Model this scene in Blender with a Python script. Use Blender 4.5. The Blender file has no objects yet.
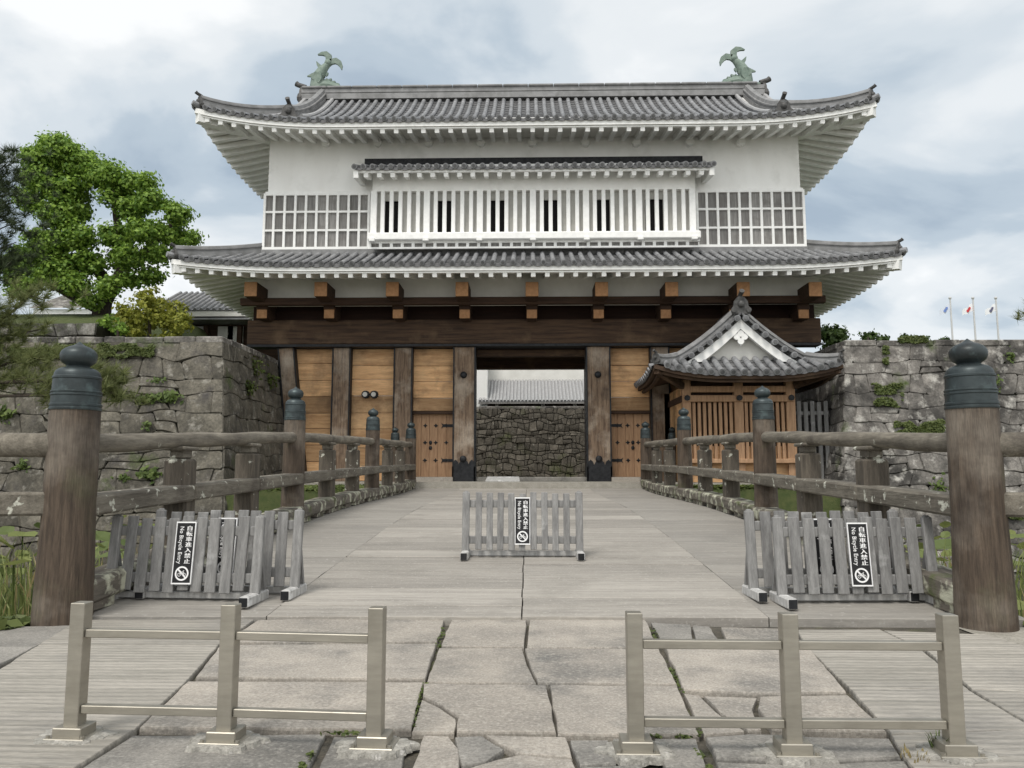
import bpy, bmesh, math, random
from mathutils import Vector as V, Matrix, noise as mnoise
import numpy as np
random.seed(7); np.random.seed(7)
S = bpy.context.scene
C = S.collection
R = math.radians
# ------------------------------------------------------------------ camera
F_PX = 769.0; PITCH = math.atan(86 / F_PX); YAW = math.atan(16 / F_PX); EYE = 1.2
cam = bpy.data.cameras.new('camera'); camo = bpy.data.objects.new('camera', cam); C.objects.link(camo)
cam.sensor_width = 36; cam.lens = F_PX / 1024 * 36; cam.clip_start = .05; cam.clip_end = 4000
camo.location = (0, 0, EYE); camo.rotation_euler = (math.pi / 2 + PITCH, 0, YAW)
S.camera = camo
FW = V((-math.sin(YAW) * math.cos(PITCH), math.cos(YAW) * math.cos(PITCH), math.sin(PITCH)))
RT = V((math.cos(YAW), math.sin(YAW), 0)); UP = RT.cross(FW)
def ray(u, v): return FW + RT * ((u - 512) / F_PX) + UP * ((384 - v) / F_PX)
def at(u, v, Y):                       # the point at distance Y that the photo shows at (u, v)
    d = ray(u, v); return V((0, 0, EYE)) + d * (Y / d.y)
def gnd(u, v, z=0.0):                  # the same on level ground
    d = ray(u, v); return V((0, 0, EYE)) + d * ((z - EYE) / d.z)
# ------------------------------------------------------------------ light
SUN_EL, SUN_AZ = R(58), R(205)         # azimuth clockwise from +y: behind the camera, a little left
w = bpy.data.worlds.new('World'); S.world = w; w.use_nodes = True
nt = w.node_tree; nt.nodes.clear()
def N(t, typ, **k):
    n = t.nodes.new(typ)
    for a, b in k.items():
        if a == 'inp':
            for i, val in b.items(): n.inputs[i].default_value = val
        else: setattr(n, a, b)
    return n
sky = N(nt, 'ShaderNodeTexSky', sky_type='NISHITA', sun_disc=False, sun_elevation=SUN_EL, sun_rotation=SUN_AZ)
tc = N(nt, 'ShaderNodeTexCoord'); sep = N(nt, 'ShaderNodeSeparateXYZ'); nt.links.new(tc.outputs['Generated'], sep.inputs[0])
zz = N(nt, 'ShaderNodeMath', operation='MAXIMUM', inp={1: 0.0}); nt.links.new(sep.outputs[2], zz.inputs[0])
za = N(nt, 'ShaderNodeMath', operation='ADD', inp={1: .35}); nt.links.new(zz.outputs[0], za.inputs[0])
dx = N(nt, 'ShaderNodeMath', operation='DIVIDE'); nt.links.new(sep.outputs[0], dx.inputs[0]); nt.links.new(za.outputs[0], dx.inputs[1])
dy = N(nt, 'ShaderNodeMath', operation='DIVIDE'); nt.links.new(sep.outputs[1], dy.inputs[0]); nt.links.new(za.outputs[0], dy.inputs[1])
cb = N(nt, 'ShaderNodeCombineXYZ'); nt.links.new(dx.outputs[0], cb.inputs[0]); nt.links.new(dy.outputs[0], cb.inputs[1])
mp = N(nt, 'ShaderNodeMapping'); mp.inputs['Location'].default_value = (3.7, 1.3, 0.4); mp.inputs['Scale'].default_value = (1.0, 1.25, 1)
nt.links.new(cb.outputs[0], mp.inputs[0])
n1 = N(nt, 'ShaderNodeTexNoise', inp={'Scale': 1.9, 'Detail': 7.0, 'Roughness': .5, 'Distortion': .3}); nt.links.new(mp.outputs[0], n1.inputs['Vector'])
cr = N(nt, 'ShaderNodeValToRGB'); cr.color_ramp.interpolation = 'EASE'
e = cr.color_ramp.elements
e[0].position = .34; e[0].color = (2.8, 3.4, 4.05, 1); e[1].position = .66; e[1].color = (7.0, 7.1, 7.1, 1)
for p, c in ((.43, (3.6, 4.2, 4.75, 1)), (.50, (4.8, 5.25, 5.6, 1)), (.58, (5.9, 6.15, 6.3, 1))):
    q = e.new(p); q.color = c
nt.links.new(n1.outputs[0], cr.inputs[0])
mx = N(nt, 'ShaderNodeMixRGB', inp={0: .94}); nt.links.new(sky.outputs[0], mx.inputs[1]); nt.links.new(cr.outputs[0], mx.inputs[2])
# the overcast is brighter round the hidden sun, behind the camera
br = N(nt, 'ShaderNodeMapRange', inp={1: .35, 2: -.6, 3: 1.0, 4: 1.75}); nt.links.new(sep.outputs[1], br.inputs[0])
mu = N(nt, 'ShaderNodeVectorMath', operation='SCALE'); nt.links.new(mx.outputs[0], mu.inputs[0]); nt.links.new(br.outputs[0], mu.inputs['Scale'])
wr = N(nt, 'ShaderNodeMapRange', inp={1: .45, 2: -.3}); nt.links.new(sep.outputs[1], wr.inputs[0])      # and more neutral there
wm = N(nt, 'ShaderNodeMixRGB', blend_type='MULTIPLY', inp={2: (1.08, 1.0, .925, 1)}); nt.links.new(wr.outputs[0], wm.inputs[0]); nt.links.new(mu.outputs[0], wm.inputs[1])
bg = N(nt, 'ShaderNodeBackground', inp={'Strength': .1}); nt.links.new(wm.outputs[0], bg.inputs[0])
wo = N(nt, 'ShaderNodeOutputWorld'); nt.links.new(bg.outputs[0], wo.inputs[0])
sl = bpy.data.lights.new('sun', 'SUN'); sl.energy = 1.6; sl.angle = R(18); sl.color = (1, .96, .9)
so = bpy.data.objects.new('sun', sl); C.objects.link(so)
so.rotation_euler = (math.pi / 2 - SUN_EL, 0, -SUN_AZ + math.pi); so.location = (0, -20, 60)
S.view_settings.view_transform = 'Standard'; S.view_settings.look = 'None'; S.view_settings.exposure = 0.56; S.view_settings.gamma = 1
S.cycles.max_bounces = 6; S.cycles.diffuse_bounces = 4; S.cycles.glossy_bounces = 2; S.cycles.transmission_bounces = 2; S.cycles.transparent_max_bounces = 4

# ------------------------------------------------------------------ helpers
class MB:
    def __init__(s): s.v = []; s.f = []
    def add(s, vs, fs):
        o = len(s.v); s.v += [tuple(p) for p in vs]; s.f += [tuple(i + o for i in f) for f in fs]; return s
    def box(s, c, d, M=None):
        c = V(c); h = V(d) / 2
        vs = [V((x * h.x, y * h.y, z * h.z)) for x in (-1, 1) for y in (-1, 1) for z in (-1, 1)]
        if M: vs = [M @ p for p in vs]
        return s.add([c + p for p in vs], [(0, 1, 3, 2), (4, 6, 7, 5), (0, 4, 5, 1), (2, 3, 7, 6), (0, 2, 6, 4), (1, 5, 7, 3)])
    def bbox(s, x0, x1, y0, y1, z0, z1): return s.box(((x0 + x1) / 2, (y0 + y1) / 2, (z0 + z1) / 2), (abs(x1 - x0), abs(y1 - y0), abs(z1 - z0)))
    def cbox(s, c, d, b=.01, M=None):      # box with chamfered edges
        c = V(c); h = V(d) / 2; b = min(b, min(h) * .9); vs = []
        for x in (-1, 1):
            for y in (-1, 1):
                for z in (-1, 1):
                    vs += [V((x * h.x, y * (h.y - b), z * (h.z - b))), V((x * (h.x - b), y * h.y, z * (h.z - b))), V((x * (h.x - b), y * (h.y - b), z * h.z))]
        bm = bmesh.new()
        for p in vs: bm.verts.new(M @ p if M else p)
        bmesh.ops.convex_hull(bm, input=bm.verts); bm.verts.index_update()
        return s.add([c + p.co for p in bm.verts], [[q.index for q in f.verts] for f in bm.faces])
    def bar(s, p0, p1, w, h, up=(0, 0, 1), b=0):   # rectangular bar from p0 to p1
        p0, p1 = V(p0), V(p1); d = (p1 - p0); L = d.length; d.normalize()
        x = d.cross(V(up)); x.normalize(); z = x.cross(d)
        M = Matrix((x, d, z)).transposed()
        return s.cbox((p0 + p1) / 2, (w, L, h), b, M) if b else s.box((p0 + p1) / 2, (w, L, h), M)
    def tube(s, pts, rad, n=10, cap=True):
        pts = [V(p) for p in pts]; rad = rad if hasattr(rad, '__len__') else [rad] * len(pts)
        o = len(s.v); up = V((0, 0, 1))
        for i, p in enumerate(pts):
            t = (pts[min(i + 1, len(pts) - 1)] - pts[max(i - 1, 0)]).normalized()
            a = t.cross(up if abs(t.z) < .95 else V((0, 1, 0))).normalized(); b = a.cross(t)
            for k in range(n):
                q = p + (a * math.cos(2 * math.pi * k / n) + b * math.sin(2 * math.pi * k / n)) * rad[i]; s.v.append(tuple(q))
        for i in range(len(pts) - 1):
            for k in range(n):
                k2 = (k + 1) % n; s.f.append((o + i * n + k, o + i * n + k2, o + (i + 1) * n + k2, o + (i + 1) * n + k))
        if cap: s.f.append(tuple(o + k for k in range(n))[::-1]); s.f.append(tuple(o + (len(pts) - 1) * n + k for k in range(n)))
        return s
    def lathe(s, prof, c=(0, 0, 0), n=24):
        c = V(c); o = len(s.v)
        for r, z in prof:
            for k in range(n): s.v.append(tuple(c + V((r * math.cos(2 * math.pi * k / n), r * math.sin(2 * math.pi * k / n), z))))
        for i in range(len(prof) - 1):
            for k in range(n):
                k2 = (k + 1) % n; s.f.append((o + i * n + k, o + i * n + k2, o + (i + 1) * n + k2, o + (i + 1) * n + k))
        s.f.append(tuple(o + k for k in range(n))[::-1]); s.f.append(tuple(o + (len(prof) - 1) * n + k for k in range(n)))
        return s
    def grid(s, fn, nu, nv):
        o = len(s.v)
        for i in range(nu + 1):
            for j in range(nv + 1): s.v.append(tuple(fn(i / nu, j / nv)))
        for i in range(nu):
            for j in range(nv):
                a = o + i * (nv + 1) + j; s.f.append((a, a + nv + 1, a + nv + 2, a + 1))
        return s
    def prism(s, poly, off):               # polygon (3D points) extruded by off
        n = len(poly); poly = [V(p) for p in poly]; off = V(off)
        return s.add(poly + [p + off for p in poly], [tuple(range(n))[::-1], tuple(range(n, 2 * n))] + [(i, (i + 1) % n, n + (i + 1) % n, n + i) for i in range(n)])
    def sweep(s, path, prof, closed=True, up=(0, 0, 1), scale=None):   # prof: (side, up) pairs
        path = [V(p) for p in path]; o = len(s.v); n = len(prof)
        for i, p in enumerate(path):
            t = (path[min(i + 1, len(path) - 1)] - path[max(i - 1, 0)]).normalized()
            a = t.cross(V(up)).normalized(); b = a.cross(t); k = scale[i] if scale else 1
            for x, z in prof: s.v.append(tuple(p + a * x * k + b * z * k))
        for i in range(len(path) - 1):
            for k in range(n if closed else n - 1):
                k2 = (k + 1) % n; s.f.append((o + i * n + k, o + i * n + k2, o + (i + 1) * n + k2, o + (i + 1) * n + k))
        if closed:
            s.f.append(tuple(o + k for k in range(n))[::-1]); s.f.append(tuple(o + (len(path) - 1) * n + k for k in range(n)))
        return s
    def disc(s, c, r, d, t, n=12):         # short cylinder along d
        d = V(d).normalized(); return s.tube([V(c) - d * t / 2, V(c) + d * t / 2], r, n)
    def sphere(s, c, r, n=10, m=6, sq=(1, 1, 1)):
        pr = [(max(.001, math.cos(-math.pi / 2 + math.pi * i / m)), math.sin(-math.pi / 2 + math.pi * i / m)) for i in range(m + 1)]
        o = len(s.v); s.lathe(pr, (0, 0, 0), n)
        for i in range(o, len(s.v)):
            p = s.v[i]; s.v[i] = (c[0] + p[0] * r * sq[0], c[1] + p[1] * r * sq[1], c[2] + p[2] * r * sq[2])
        return s
    def build(s, name, mat, parent=None, smooth=False, label=None, fixn=True):
        org = wloc(parent) if parent else V((0, 0, 0))
        me = bpy.data.meshes.new(name)
        me.from_pydata([(p[0] - org.x, p[1] - org.y, p[2] - org.z) for p in s.v], [], s.f); me.update()
        if fixn:
            bm = bmesh.new(); bm.from_mesh(me); bmesh.ops.recalc_face_normals(bm, faces=bm.faces); bm.to_mesh(me); bm.free()
        if smooth: me.shade_smooth()
        if smooth == 'auto': me.set_sharp_from_angle(angle=R(35))
        me.materials.append(mat)
        o = bpy.data.objects.new(name, me); C.objects.link(o)
        if parent: o.parent = parent
        if label: o['label'] = label
        return o
def wloc(o):
    p = V((0, 0, 0))
    while o: p += o.location; o = o.parent
    return p
def tag(o, label=None, cat=None, group=None, kind=None):
    for k, val in (('label', label), ('category', cat), ('group', group), ('kind', kind)):
        if val: o[k] = val
    return o
def thing(name, loc, label, cat, group=None):
    o = bpy.data.objects.new(name, None); o.empty_display_size = .2; C.objects.link(o); o.location = loc
    return tag(o, label, cat, group)
def kids(o): return [c for c in bpy.data.objects if c.parent == o]
def dup(o, parent=None):
    c = o.copy(); C.objects.link(c); c.parent = parent
    for ch in kids(o): dup(ch, c)
    return c
# ------------------------------------------------------------------ materials
def mat(name, a, b=None, scale=4.0, stretch=(1, 1, 1), rough=.8, bump=.3, bscale=None, detail=6, island=0.0, spots=None, moss=None, metal=0.0, spec=.35, ramp=(.35, .65), bdist=.02, coord='Object', stripes=None, dirt=None, grain=None):
    m = bpy.data.materials.new(name); m.use_nodes = True; t = m.node_tree; L = t.links.new
    P = t.nodes['Principled BSDF']; P.inputs['Roughness'].default_value = rough; P.inputs['Metallic'].default_value = metal
    P.inputs['Specular IOR Level'].default_value = spec
    tc = N(t, 'ShaderNodeTexCoord'); g = N(t, 'ShaderNodeNewGeometry')
    mp = N(t, 'ShaderNodeMapping'); mp.inputs['Scale'].default_value = stretch
    L(tc.outputs[coord], mp.inputs[0]); vec = mp.outputs[0]
    if island:                                   # move the pattern from stone to stone, plank to plank
        sc = N(t, 'ShaderNodeVectorMath', operation='SCALE', inp={0: (37, 53, 71)}); L(g.outputs['Random Per Island'], sc.inputs['Scale'])
        ad = N(t, 'ShaderNodeVectorMath', operation='ADD'); L(mp.outputs[0], ad.inputs[0]); L(sc.outputs[0], ad.inputs[1]); vec = ad.outputs[0]
    n = N(t, 'ShaderNodeTexNoise', inp={'Scale': scale, 'Detail': detail, 'Roughness': .6}); L(vec, n.inputs['Vector'])
    r = N(t, 'ShaderNodeMapRange', inp={1: ramp[0], 2: ramp[1]}); L(n.outputs[0], r.inputs[0])
    mx = N(t, 'ShaderNodeMixRGB', inp={1: (*a, 1), 2: (*(b or a), 1)}); L(r.outputs[0], mx.inputs[0]); col = mx.outputs[0]
    if island:
        hs = N(t, 'ShaderNodeHueSaturation'); v = N(t, 'ShaderNodeMapRange', inp={3: 1 - island, 4: 1 + island})
        L(g.outputs['Random Per Island'], v.inputs[0]); L(v.outputs[0], hs.inputs['Value']); L(col, hs.inputs['Color']); col = hs.outputs[0]
    def patch(col, sp, seed):
        c2, s2, lo, hi = sp
        q = N(t, 'ShaderNodeTexNoise', inp={'Scale': s2, 'Detail': 5.0, 'Roughness': .6})
        o = N(t, 'ShaderNodeVectorMath', operation='ADD', inp={1: (seed, seed * 2, -seed)}); L(tc.outputs[coord], o.inputs[0]); L(o.outputs[0], q.inputs['Vector'])
        k = N(t, 'ShaderNodeMapRange', inp={1: lo, 2: hi}); L(q.outputs[0], k.inputs[0])
        x = N(t, 'ShaderNodeMixRGB', inp={2: (*c2, 1)}); L(k.outputs[0], x.inputs[0]); L(col, x.inputs[1]); return x.outputs[0]
    if dirt: col = patch(col, dirt, 11.3)
    if spots: col = patch(col, spots, 5.1)
    if moss: col = patch(col, moss, 23.7)
    if grain:                                    # fine speckle in the surface itself
        q = N(t, 'ShaderNodeTexNoise', inp={'Scale': grain[0], 'Detail': 4.0, 'Roughness': .75}); L(vec, q.inputs['Vector'])
        k = N(t, 'ShaderNodeMapRange', inp={1: .3, 2: .7, 3: 1 - grain[1], 4: 1 + grain[1]}); L(q.outputs[0], k.inputs[0])
        x = N(t, 'ShaderNodeHueSaturation'); L(k.outputs[0], x.inputs['Value']); L(col, x.inputs['Color']); col = x.outputs[0]
    L(col, P.inputs['Base Color'])
    bn = N(t, 'ShaderNodeTexNoise', inp={'Scale': bscale or scale * 3, 'Detail': 8.0, 'Roughness': .65}); L(vec, bn.inputs['Vector'])
    h = bn.outputs[0]
    if stripes:
        axis, sc_, amt = stripes
        wv = N(t, 'ShaderNodeTexWave', bands_direction=axis, inp={'Scale': sc_, 'Distortion': 1.6, 'Detail': 3.0, 'Detail Scale': .8}); L(tc.outputs[coord], wv.inputs[0])
        ma = N(t, 'ShaderNodeMath', operation='MULTIPLY_ADD', inp={1: amt}); L(wv.outputs['Fac'], ma.inputs[0]); L(h, ma.inputs[2]); h = ma.outputs[0]
    if bump:
        bp = N(t, 'ShaderNodeBump', inp={'Strength': bump, 'Distance': bdist}); L(h, bp.inputs['Height']); L(bp.outputs[0], P.inputs['Normal'])
    return m
M = {}
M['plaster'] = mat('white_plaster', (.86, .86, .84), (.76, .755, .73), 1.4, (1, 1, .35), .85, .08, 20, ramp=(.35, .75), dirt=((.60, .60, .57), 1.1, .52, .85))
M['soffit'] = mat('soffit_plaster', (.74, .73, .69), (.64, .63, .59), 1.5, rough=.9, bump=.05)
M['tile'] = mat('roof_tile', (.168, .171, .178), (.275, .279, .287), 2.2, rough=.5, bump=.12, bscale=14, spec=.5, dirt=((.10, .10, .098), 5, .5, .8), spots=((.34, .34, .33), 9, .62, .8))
M['tiledark'] = mat('dark_tile', (.075, .075, .078), (.14, .14, .142), 4, rough=.5, bump=.15, bscale=18)  # on the pans, shade between the round tiles is put into this colour
M['ridge'] = mat('ridge_tile', (.165, .165, .165), (.25, .25, .25), 3, rough=.6, bump=.2, bscale=16, dirt=((.12, .12, .115), 2.5, .5, .8))
M['ogre'] = mat('dark_ornament', (.045, .044, .043), (.09, .088, .085), 9, rough=.6, bump=.3, bscale=30)
M['tilelight'] = mat('tile_end', (.27, .27, .272), (.38, .38, .38), 8, rough=.5, bump=.1)
M['copper'] = mat('verdigris', (.13, .18, .15), (.21, .26, .22), 6, rough=.7, bump=.4, bscale=16, spots=((.14, .17, .15), 7, .55, .75))
M['bronze'] = mat('bronze_cap', (.030, .038, .040), (.055, .070, .073), 5, rough=.42, bump=.08, metal=.4, spots=((.10, .135, .135), 7, .56, .8), dirt=((.018, .02, .02), 3, .55, .8))
GR = (.35, 1, 1)
M['wood_tan'] = mat('cypress_plank', (.56, .35, .18), (.39, .22, .105), 3, (.3, 1, 3), .7, .1, island=.45, dirt=((.15, .09, .05), 1.0, .52, .8), spots=((.60, .39, .21), 1.5, .52, .78), grain=(16, 0.16))
M['wood_fresh'] = mat('fresh_cypress', (.42, .26, .15), (.30, .175, .098), 6, (3, 3, .3), .7, .12, island=.14, grain=(16, 0.16))
M['wood_post'] = mat('weathered_post', (.24, .17, .115), (.10, .066, .045), 4.5, (4, 4, .3), .8, .35, island=.1, spots=((.42, .36, .29), 1.0, .48, .75), dirt=((.05, .037, .03), 1.6, .55, .8), grain=(22, 0.3))
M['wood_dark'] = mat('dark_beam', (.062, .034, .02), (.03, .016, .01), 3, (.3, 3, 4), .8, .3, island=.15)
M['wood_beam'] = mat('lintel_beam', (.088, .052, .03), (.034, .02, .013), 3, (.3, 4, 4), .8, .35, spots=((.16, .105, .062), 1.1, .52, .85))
M['wood_end'] = mat('beam_end_grain', (.46, .25, .12), (.33, .17, .08), 9, rough=.7, bump=.2, island=.15)
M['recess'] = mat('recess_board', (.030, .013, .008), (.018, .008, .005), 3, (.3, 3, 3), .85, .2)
M['iron'] = mat('black_iron', (.012, .013, .015), (.03, .031, .034), 9, rough=.55, bump=.1, metal=.4)
M['white_paint'] = mat('white_paint', (.84, .84, .82), (.76, .76, .74), 6, rough=.7, bump=.06)
M['pane'] = mat('grey_board', (.16, .155, .148), (.27, .262, .25), 3, (6, 6, .5), .8, .15, island=.25, spots=((.14, .13, .12), 2.2, .5, .75))
M['shutter'] = mat('shutter', (.55, .54, .50), (.48, .47, .44), 4, rough=.8, bump=.05)
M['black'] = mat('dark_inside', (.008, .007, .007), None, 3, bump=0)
LICH = ((.48, .48, .41), 7, .615, .66)
M['rail'] = mat('old_rail', (.19, .172, .14), (.095, .084, .067), 4, (3, .35, 3), .85, .45, bscale=14, island=.12, spots=LICH, dirt=((.075, .063, .052), 2.5, .52, .75), grain=(22, 0.25))
M['handrail'] = mat('round_handrail', (.20, .18, .145), (.10, .088, .07), 4, (3, .35, 3), .85, .45, bscale=14, island=.12, spots=((.40, .39, .33), 5, .66, .72), dirt=((.07, .06, .05), 2.5, .5, .75), grain=(22, .25))
M['railpost'] = mat('old_rail_post', (.10, .074, .053), (.046, .034, .025), 5, (5, 5, .35), .8, .5, bscale=14, dirt=((.22, .19, .155), 1.5, .5, .8), spots=((.035, .027, .022), 1.3, .54, .78), moss=((.09, .09, .05), 1.2, .6, .8), grain=(22, 0.3))
M['strut'] = mat('rail_strut', (.12, .102, .08), (.062, .053, .042), 4, (4, 4, .4), .85, .4, island=.15, spots=LICH, grain=(22, 0.3))
M['kerb'] = mat('lichen_kerb', (.17, .15, .125), (.09, .08, .066), 5, (3, .5, 3), .9, .5, spots=((.46, .46, .36), 4.5, .5, .6), moss=((.085, .10, .04), 3, .56, .7), island=.1)
M['deck'] = mat('deck_plank', (.32, .298, .265), (.235, .218, .195), 3.5, (.25, 4, 1), .85, .3, bscale=9, island=.17, dirt=((.20, .187, .165), 1.3, .5, .8), spots=((.41, .39, .35), 40, .56, .75), grain=(30, 0.16))
M['deckside'] = mat('deck_plank_side', (.285, .268, .24), (.22, .206, .185), 3.5, (.25, 4, 1), .85, .3, bscale=9, island=.09, dirt=((.19, .18, .165), 1.1, .52, .85), spots=((.38, .365, .335), 22, .6, .75), grain=(30, 0.16))
M['flag'] = mat('flagstone', (.365, .33, .285), (.255, .233, .205), 2.2, (1, 1, 1), .85, .45, bscale=30, island=.10, dirt=((.14, .135, .125), 1.7, .5, .75), spots=((.42, .395, .35), 38, .5, .85), bdist=.018, grain=(70, 0.34))
M['flagdark'] = mat('grey_flagstone', (.27, .255, .23), (.175, .167, .152), 2.2, (1, 1, 1), .85, .45, bscale=30, island=.12, dirt=((.09, .088, .082), 1.5, .48, .72), spots=((.33, .315, .285), 38, .5, .85), bdist=.012, grain=(70, 0.34))
M['ridged'] = mat('ridged_stone', (.36, .335, .295), (.25, .235, .205), 3, (.3, 3, 1), .9, .6, bscale=12, island=.08, stripes=('Y', 4.6, .8), dirt=((.20, .19, .175), 1.2, .5, .8), bdist=.014, grain=(45, 0.28))
M['dirt'] = mat('joint_dirt', (.10, .088, .068), (.055, .05, .04), 12, bump=.5, moss=((.085, .09, .04), 5, .55, .68), grain=(60, 0.4))
M['concrete'] = mat('footing', (.36, .345, .31), (.24, .23, .205), 14, bump=.7, bscale=40, spots=((.5, .48, .45), 26, .6, .7), grain=(50, 0.35))
M['steel'] = mat('brushed_steel', (.40, .375, .32), (.33, .31, .265), 5, (1, 1, 6), .42, .05, metal=.75, spec=.5, dirt=((.25, .23, .19), 3, .5, .8))
M['picket'] = mat('grey_picket', (.25, .247, .24), (.155, .153, .15), 5, (5, 5, .5), .85, .3, island=.16, spots=((.40, .40, .39), 4, .6, .8), grain=(30, 0.18))
M['picketpost'] = mat('pale_picket', (.50, .495, .48), (.34, .335, .325), 7, (4, 4, .6), .85, .3, spots=((.68, .68, .67), 6, .55, .7))
M['sign'] = mat('sign_black', (.012, .012, .013), None, 3, rough=.4, bump=0)
M['signwhite'] = mat('sign_white', (.82, .82, .82), None, 3, rough=.5, bump=0)
MOSS = ((.062, .085, .025), .9, .62, .74)
M['stone'] = mat('castle_stone', (.145, .132, .106), (.062, .057, .046), 2.0, rough=.9, bump=.7, bscale=9, island=.26, dirt=((.065, .06, .056), 1.5, .53, .72), spots=((.30, .285, .25), 4.0, .56, .78), moss=MOSS, bdist=.03, grain=(14, 0.38))
M['stonegrey'] = mat('lichened_stone', (.225, .21, .19), (.095, .088, .08), 2.2, rough=.9, bump=.7, bscale=9, island=.2, dirt=((.05, .047, .043), .75, .47, .62), spots=((.42, .405, .37), 2.6, .53, .70), moss=MOSS, bdist=.03, grain=(14, 0.38))
M['stonedark'] = mat('dark_rubble', (.115, .102, .083), (.06, .054, .043), 3, rough=.95, bump=.8, bscale=8, island=.3, moss=((.062, .068, .03), .8, .55, .7), spots=((.2, .19, .165), 6, .6, .72), bdist=.04, grain=(14, 0.38))
M['gap'] = mat('wall_core', (.035, .031, .024), (.05, .05, .03), 6, bump=.4)
M['grass'] = mat('grass_ground', (.06, .085, .025), (.10, .115, .04), 6, bump=.8, bscale=40, bdist=.05)
M['earth'] = mat('court_ground', (.33, .31, .27), (.25, .235, .2), 5, bump=.4, bscale=40, grain=(60, 0.4))
M['water'] = mat('moat_water', (.03, .035, .022), (.05, .055, .03), 2, rough=.15, bump=.05)
M['bark'] = mat('bark', (.06, .047, .034), (.04, .032, .025), 6, (3, 3, .6), .9, .8, bdist=.04)
M['hill'] = mat('far_hill', (.05, .075, .05), (.075, .10, .07), .02, bump=0)
M['steelpole'] = mat('pole_paint', (.5, .5, .5), None, 3, rough=.4, bump=0)
def leafmat(name, a, b, tr=.35, rough=.55):
    m = bpy.data.materials.new(name); m.use_nodes = True; t = m.node_tree; L = t.links.new; P = t.nodes['Principled BSDF']
    P.inputs['Roughness'].default_value = rough; P.inputs['Specular IOR Level'].default_value = .3
    g = N(t, 'ShaderNodeNewGeometry'); mx = N(t, 'ShaderNodeMixRGB', inp={1: (*a, 1), 2: (*b, 1)}); L(g.outputs['Random Per Island'], mx.inputs[0])
    L(mx.outputs[0], P.inputs['Base Color'])
    tl = N(t, 'ShaderNodeBsdfTranslucent'); L(mx.outputs[0], tl.inputs[0]); s = N(t, 'ShaderNodeMixShader', inp={0: tr})
    L(P.outputs[0], s.inputs[1]); L(tl.outputs[0], s.inputs[2]); L(s.outputs[0], t.nodes['Material Output'].inputs[0]); return m
M['leaf'] = leafmat('camphor_leaf', (.075, .155, .022), (.29, .43, .07), .35)
M['leafdark'] = leafmat('dark_leaf', (.03, .06, .014), (.07, .11, .025))
M['leafyellow'] = leafmat('yellow_leaf', (.17, .20, .03), (.36, .36, .06))
M['needle'] = leafmat('pine_needle', (.11, .14, .05), (.25, .27, .11), .35)
M['needledark'] = leafmat('dark_pine_needle', (.04, .06, .03), (.09, .115, .055), .2)
M['weed'] = leafmat('weed_leaf', (.055, .09, .02), (.14, .19, .05))
M['mossleaf'] = leafmat('moss_leaf', (.05, .075, .018), (.115, .14, .04), .2)
M['lotus'] = leafmat('lotus_leaf', (.11, .15, .05), (.27, .30, .10))
M['drygrass'] = leafmat('dry_stalk', (.26, .20, .09), (.36, .30, .15))
# ------------------------------------------------------------------ leaves and stones
def leaves(name, mat_, pts, size, parent=None, asp=1.6, up=.35, quad=True):
    """many leaf-sized faces; pts = list of (centre, outward) arrays"""
    P = np.array([p[0] for p in pts]); D = np.array([p[1] for p in pts]); n = len(P)
    nr = D + np.random.normal(0, .55, (n, 3)) + np.array([0, 0, up]); nr /= np.linalg.norm(nr, axis=1)[:, None] + 1e-9
    a = np.cross(nr, np.random.normal(0, 1, (n, 3))); a /= np.linalg.norm(a, axis=1)[:, None] + 1e-9
    b = np.cross(nr, a); s = size * np.random.uniform(.6, 1.35, (n, 1))
    org = np.array(wloc(parent)) if parent else np.zeros(3)
    P = P - org
    v = np.stack([P - a * s * asp * .5, P + b * s * .5 + nr * s * .12, P + a * s * asp * .5, P - b * s * .5 + nr * s * .12], 1).reshape(-1, 3)
    me = bpy.data.meshes.new(name); me.vertices.add(4 * n); me.vertices.foreach_set('co', v.ravel()); me.loops.add(4 * n); me.polygons.add(n)
    me.loops.foreach_set('vertex_index', np.arange(4 * n)); me.polygons.foreach_set('loop_start', np.arange(n) * 4); me.polygons.foreach_set('loop_total', np.full(n, 4))
    me.update(calc_edges=True); me.materials.append(mat_); o = bpy.data.objects.new(name, me); C.objects.link(o)
    if parent: o.parent = parent
    return o
def blob_pts(blobs, dens, clump=.32, shell=.55):
    """leaf positions gathered in small clumps over the outer part of each lobe"""
    out = []
    for (c, r) in blobs:
        c = np.array(c); r = np.array(r if hasattr(r, '__len__') else (r, r, r)); nc = max(6, int(dens * (r[0] * r[2] + r[0] * r[1]) * 2))
        for k in range(nc):
            d = np.random.normal(0, 1, 3); d /= np.linalg.norm(d); q = c + d * r * (shell + (1 - shell) * random.random() ** .5) * random.uniform(.85, 1.12)
            m = random.randint(22, 38); cl = clump * random.uniform(.6, 1.4)
            for j in range(m):
                e = np.random.normal(0, .5, 3) * np.array([1, 1, .6]); out.append((q + e * cl, d * .6 + e * .6))
    return out
def nz(p, s=1.0, seed=0): return mnoise.noise(V((p[0] * s + seed, p[1] * s - seed, p[2] * s + 2 * seed)))
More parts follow.
